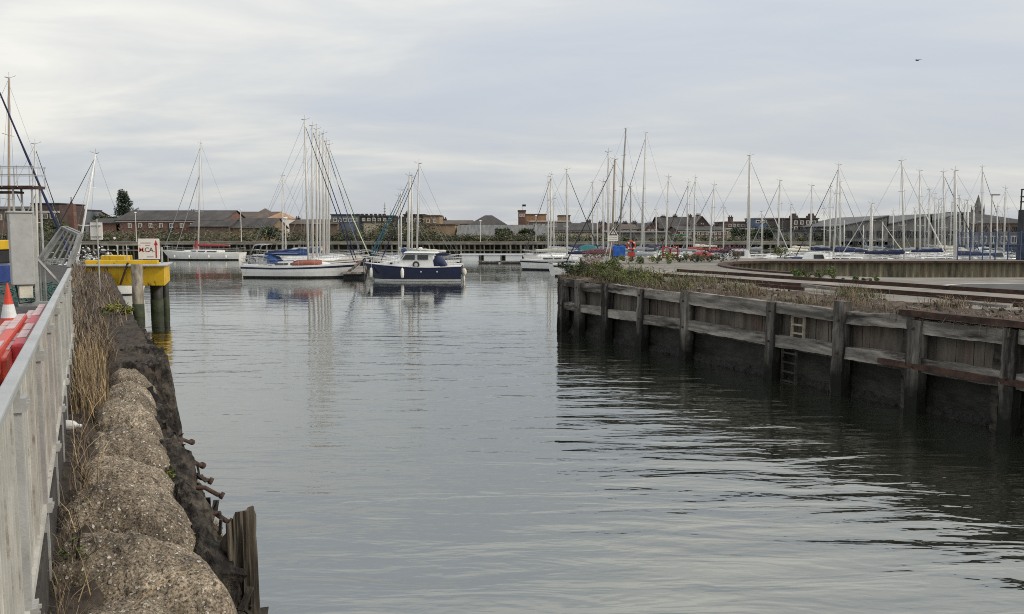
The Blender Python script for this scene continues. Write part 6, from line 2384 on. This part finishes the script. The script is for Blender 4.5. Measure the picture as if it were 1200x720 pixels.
bld('dark_house', 'large dark house with hipped slate roof above the grey shed', 550, 593, 263.5, 252.5, 165, 12, W_brickd, R_slate, 'hip')
bld('corrugated_shed', 'long shed with pale grey corrugated roof and white front wall', 536, 642, 276.5, 264.5, 148, 15, W_white, R_metal, 'gable_x', wins=[(278, 281, 16, 3.5, .2, .98)])
bld('brick_tower_block', 'red brick tower with flag on top left of the sunlit orange block', 607.5, 616, 247.5, 247, 200, 7, W_brick, W_brickd, 'flat', cat='tower', wins=[(251, 254, 2, 2, .1, .9)])
bld('orange_block', 'sunlit orange brick block beside the brick tower', 615.5, 640, 252, 251, 205, 10, W_orange, R_brown, 'flat', wins=[(259, 263, 6, 2.2, .05, .95)])
bld('brick_block', 'brick block with white parapet behind the white hulled yacht masts', 622, 668, 260, 259.6, 190, 10, W_brickb, W_trim, 'flat', wins=[(263, 267, 8, 2.6, .03, .97)])
bld('stair_tower', 'small grey brown tower at right end of the white parapet block', 655, 668, 253.5, 253, 192, 6, W_ochre, W_dark, 'flat', cat='tower')
bld('gabled_house', 'slate roofed low house with blue gable right of the white parapet block', 648, 700, 270, 262.5, 160, 12, W_white, R_slate, 'gable_x')
bld('dark_house', 'dark house with broad roof behind the crossed stays', 672, 703, 270, 260.5, 172, 12, W_brickd, R_slate, 'hip', chim=((690, 259),))
bld('low_wall_building', 'pale low building behind the teal covered boat', 652, 715, 273, 272.5, 150, 6, W_cream, R_slate, 'flat')
bld('terrace_roofs', 'row of dark slate roofs behind the tallest right marina masts', 698, 778, 268, 262.5, 185, 10, W_brickd, R_slate, 'gable_x', chim=((704, 261), (722, 261), (733, 262), (744, 261), (763, 262)))
bld('gabled_house', 'narrow red brick gabled house behind the warning triangle masts', 703, 716, 268, 261, 164, 9, W_brick, R_brown, 'gable_y', wins=[(270, 274, 2, 2.6, .1, .9)], chim=((706, 263),))
bld('gabled_house', 'pair of cream gabled houses between the two tallest right marina masts', 729, 746, 269, 263, 162, 9, W_cream, R_brown, 'gable_x', wins=[(270.5, 274, 4, 2.2, .05, .95)], chim=((732, 261.5), (743, 261.5)))
bld('gabled_house', 'red brick gabled house right of the second tallest mast', 757, 772, 268, 261.5, 163, 9, W_brick, R_slate, 'gable_y', wins=[(269.5, 273, 3, 2.2, .08, .92)], chim=((769, 262),))
bld('gabled_house', 'ochre house with steep roof left of the dark house behind the crossed stays', 664, 674, 268, 261, 166, 8, W_ochre, R_brown, 'gable_y', wins=[(270, 273.5, 2, 2.2, .1, .9)])
bld('grey_store', 'long pale grey store behind the blue tank and red lifebuoy', 712, 785, 273, 272, 148, 8, W_stone, R_metal, 'gable_x')
bld('gabled_house', 'big dark gabled house with many chimneys', 774, 826, 268, 255, 180, 13, W_brickd, R_slate, 'gable_x', wins=[(269, 273, 8, 2.5, .05, .95)], chim=((777, 254), (791, 253.5), (808, 253), (818, 252.5)))
bld('gabled_house', 'steep pointed gable facing the harbour at the right end of the big dark house', 812, 833, 266, 254, 176, 10, W_brickd, R_brown, 'gable_y', wins=[(262, 265, 1, 3, .1, .9)])
bld('brick_terrace', 'three storey red brick terrace with rows of white windows', 795, 852, 270.5, 266, 160, 12, W_brick, R_slate, 'gable_x', trim=271, wins=[(272, 275.5, 11, 2.4, .02, .98), (278, 281.5, 11, 2.4, .02, .98)], chim=((806, 264), (822, 264), (839, 264)))
bld('shop_front', 'low bright shop building with green and orange fascia left of the brick terrace', 788, 806, 276, 275.5, 152, 5, W_cream, mat('green_fascia', (.05, .25, .18), .6), 'flat', wins=[(278, 281, 3, 4, .05, .95)])
bld('brown_block', 'brown flat roofed upper block left of the glass topped building', 851, 890, 261, 260.5, 178, 10, W_brickb, R_brown, 'flat', wins=[(263, 266, 7, 3, .05, .95)], chim=((856, 255),))
bld('cream_building', 'cream three storey building with bands of windows', 846, 925, 269, 268.5, 165, 10, W_cream, W_trim, 'flat', wins=[(271, 274.5, 12, 3.2, .02, .98), (278, 281.5, 12, 3.2, .02, .98)])
bld('glass_topped_building', 'white block with a blue glazed top storey among the trees', 893, 922, 262, 261.5, 172, 9, W_white, R_brown, 'flat', wins=[(264, 267.5, 5, 4, .03, .97)])
bld('blue_penthouse', 'blue glazed box with overhanging flat roof', 886, 918, 256.8, 256, 171, 8, W_blue, R_metal, 'flat', wins=[(258.5, 261.5, 4, 6.5, .02, .66)])
bld('brick_warehouse', 'tall dark brick warehouse with stepped parapet and red end wall', 927, 959, 257, 256, 150, 14, W_brickd, R_slate, 'flat', wins=[(259, 263, 4, 3.2, .06, .94), (266, 270, 4, 3.2, .06, .94)])
for (x0, x1, y, lab) in ((929, 935, 253.5, 'left stepped turret on the parapet of the dark brick warehouse'), (949, 956, 253.5, 'right stepped turret on the parapet of the dark brick warehouse')):
    c0_, c1_ = pY(x0, y, 150.5), pY(x1, 257, 150.5)
    mb = MB((c0_.x, 150.5, c1_.z))
    mb.box(((c0_.x + c1_.x) / 2, 151.5, (c0_.z + c1_.z) / 2 + .12), (c1_.x - c0_.x, 2, c0_.z - c1_.z))
    mb.box(((c0_.x + c1_.x) / 2, 151.5, c0_.z + .3), ((c1_.x - c0_.x) * .5, 1.6, .4))
    tag(mb.build('parapet_turret', W_brickd), lab, 'turret', BG_)
bld('brick_annexe', 'red brick stepped annexe at the right shoulder of the tall warehouse', 957, 964, 267, 266, 151, 8, W_brick, R_slate, 'flat')
bld('ruined_range', 'long grey stone ruined range with dark openings before the tall warehouse', 924, 1004, 271, 270, 138, 8, W_stone, W_dark, 'flat', wins=[(273, 279, 7, 4, .05, .95), (282, 289, 9, 4.2, .03, .97)], winm=W_stone)
# three gabled sheds and the long roof beyond
bld('gabled_shed', 'leftmost grey shed with roof rising to the right', 984, 1041, 266, 253.5, 132, 22, W_stone, R_metal, 'saw', wins=[(271, 278, 4, 7, .08, .95), (283, 290, 5, 6, .05, .95)], winm=W_dark)
bld('gabled_shed', 'middle grey shed with ribbed roof rising to the right', 1034, 1092, 265, 252, 134, 22, W_stone, R_metal, 'saw', wins=[(271, 278, 5, 7, .08, .95), (283, 290, 5, 6, .05, .95)], winm=W_dark)
bld('gabled_shed', 'third grey shed, cut off by the long flat dark roof', 1075, 1128, 264, 250, 137, 22, W_stone, R_metal, 'saw', wins=[(271, 278, 4, 7, .08, .95), (283, 290, 4, 6, .05, .95)], winm=W_dark)
bld('long_warehouse', 'long warehouse with flat topped dark roof and tan brick front at the far right', 1098, 1222, 262, 248.5, 139, 20, W_brickb, R_slate, 'hip', wins=[(266, 271, 10, 5, .03, .97), (277, 284, 10, 5, .03, .97)], winm=W_dark)
bld('low_annexe', 'low annexe with pale band before the long far right warehouse', 1142, 1222, 274, 273, 131, 6, W_stone, R_metal, 'flat', wins=[(277, 285, 6, 7, .05, .95)], winm=W_trim)
# church
c = pY(1145, 262, 230)
root = thing('church_tower', 'slender grey church spire rising over the long warehouse roof', 'church', (c.x, 230, GZ))
zb_, zs_, zt_ = [pY(1145, y, 230).z - GZ for y in (262, 246, 228.5)]
mb = MB()
mb.box((0, 0, zs_ / 2), (2.5, 2.5, zs_))
mb.build('tower', W_stone, root)
mb = MB()
mb.loft([[(1.15 * math.cos(a * math.pi / 4 + .39), 1.15 * math.sin(a * math.pi / 4 + .39), zs_) for a in range(8)], [(.05 * math.cos(a * math.pi / 4), .05 * math.sin(a * math.pi / 4), zt_) for a in range(8)]])
for s in ((-1, -1), (1, -1), (1, 1), (-1, 1)):
    mb.tube([(s[0] * 1.1, s[1] * 1.1, zs_), (s[0] * 1.1, s[1] * 1.1, zs_ + 1.7)], .2, 5, .03)
mb.build('spire', W_stone, root)
mb = MB()
mb.box((0, -1.27, zs_ - 1.2), (.8, .06, 1.6))
mb.build('louvre', W_dark, root)
# dark lattice tower at the right edge
c = pY(1198.5, 300, 56.3)
root = thing('dark_tower', 'dark square tower cut by the right edge of the photo', 'tower', (c.x + .2, 56.4, RQZ))
mb = MB()
mb.box((.0, 0, (pY(1198, 246, 56.3).z - RQZ) / 2), (.85, .6, pY(1198, 246, 56.3).z - RQZ))
mb.build('shaft', W_dark, root)
mb = MB()
za, zb2 = pY(1198, 246, 56.3).z - RQZ, pY(1198, 222, 56.3).z - RQZ
for x in (-.3, .3):
    for y in (-.25, .25):
        mb.beam((x, y, za), (x, y, zb2), .07, .07)
for z in (za + .55, zb2 - .5, zb2):
    mb.box((0, 0, z), (.7, .6, .08))
mb.build('lantern_frame', W_dark, root)
# flag on the tower
c = pY(612, 246, 203)
root = thing('flagpole', 'small flag on a pole on top of the red brick tower', 'flag', (c.x, 203, pY(612, 247.5, 200).z + .2))
mb = MB()
mb.tube([(0, 0, 0), (0, 0, 1.5)], .05, 5)
mb.build('pole', M_aludark, root)
mb = MB()
mb.grid(lambda a, b_: Vector((a * .9, .06 * math.sin(a * 6), 1.0 + .5 * b_)), 6, 2)
mb.build('flag', M_cnavy, root)

# ------------------------------------------------------------------ trees
def tree(x, y, h, rw_, label, mats, conical=False, n=2600, size=.34):
    root = thing('tree', label, 'tree', (x, y, GZ), 0, 'trees on the far shore')
    mb = MB()
    mb.tube([(0, 0, 0), (.1, 0, h * .5), (0, .05, h * .92)], .05 * h * .5 + .05, 7, .03)
    for k in range(14):
        z = h * (.25 + .6 * k / 14)
        a = k * 2.4
        l_ = rw_ * (.8 if not conical else .95 * (1 - .85 * (z / h - .1)))
        mb.tube([(0, 0, z), (math.cos(a) * l_ * .5, math.sin(a) * l_ * .5, z + .12 * h * .5), (math.cos(a) * l_ * .9, math.sin(a) * l_ * .9, z + .1 * h)], .07, 5, .02)
    mb.build('trunk', M_timblack, root)
    mb = MB()
    clumps = 34
    for k in range(clumps):
        if conical:
            t = .14 + .84 * (k / clumps)
            rr = rw_ * (1 - t) ** .62 * R.uniform(.35, 1.12)
            a = k * 2.4 + R.uniform(-.4, .4)
            c = (math.cos(a) * rr * .8, math.sin(a) * rr * .8, h * t)
            cr_ = rw_ * (.20 + .22 * (1 - t))
        else:
            a = R.uniform(0, 6.28)
            el_ = R.uniform(-.35, 1.0)
            rr = R.uniform(.45, .85)
            c = (math.cos(a) * rw_ * rr * math.cos(el_), math.sin(a) * rw_ * rr * math.cos(el_), h * .58 + h * .36 * math.sin(el_) * rr * 1.2)
            cr_ = rw_ * R.uniform(.24, .42)
        leafs(mb, c, cr_, n // clumps, size, 0 if R.random() < .65 else 1, .75)
    mb.build('crown', mats, root)
    return root


G_fir = leaf_mat('fir_green', (0.045, 0.062, 0.042), .45)
G_fir2 = leaf_mat('fir_green_light', (0.065, 0.083, 0.052), .45)
G_tree = leaf_mat('tree_green', (0.046, 0.060, 0.034), .5)
G_tree2 = leaf_mat('tree_green_light', (0.065, 0.085, 0.032), .5)
c = pY(145, 262, 165)
tree(c.x, 165, pY(145, 223, 165).z - GZ, 3.3, 'dark fir tree standing alone above the brick warehouse roof', [G_fir, G_fir2], True, 3400, .30)
c = pY(157, 262, 168)
tree(c.x, 168, pY(157, 240, 168).z - GZ, 1.6, 'smaller dark tree at the right foot of the fir', [G_fir, G_fir2], False, 900, .28)
for (px, py, Y, rw_, lab) in ((122, 248.5, 160, 2.6, 'low bushy tree left of the fir tree'), (60, 258, 146, 3.0, 'bright bushy tree in front of the dark box block'), (897, 268, 152, 3.6, 'broad dark green tree before the glass topped building'), (912, 273, 150, 2.4, 'smaller green tree right of the broad tree'), (869, 279, 148, 2.4, 'low round tree before the cream building'), (455, 264, 147, 2.2, 'round green tree behind the cruiser masts'),
                              (617, 276, 143, 1.6, 'low dark bushy tree in front of the corrugated shed'), (590, 277, 143, 1.9, 'wider dark bushy tree left of the low one before the corrugated shed'), (315, 266, 141, 2.6, 'dark bushy tree left of the slim mast, in front of the slate warehouse')):
    c = pY(px, 262, Y)
    tree(c.x, Y, max(2.2, pY(px, py, Y).z - GZ), rw_, lab, [G_tree, G_tree2] if px != 60 else [G_tree2, G_f1], False, 1100, .30)
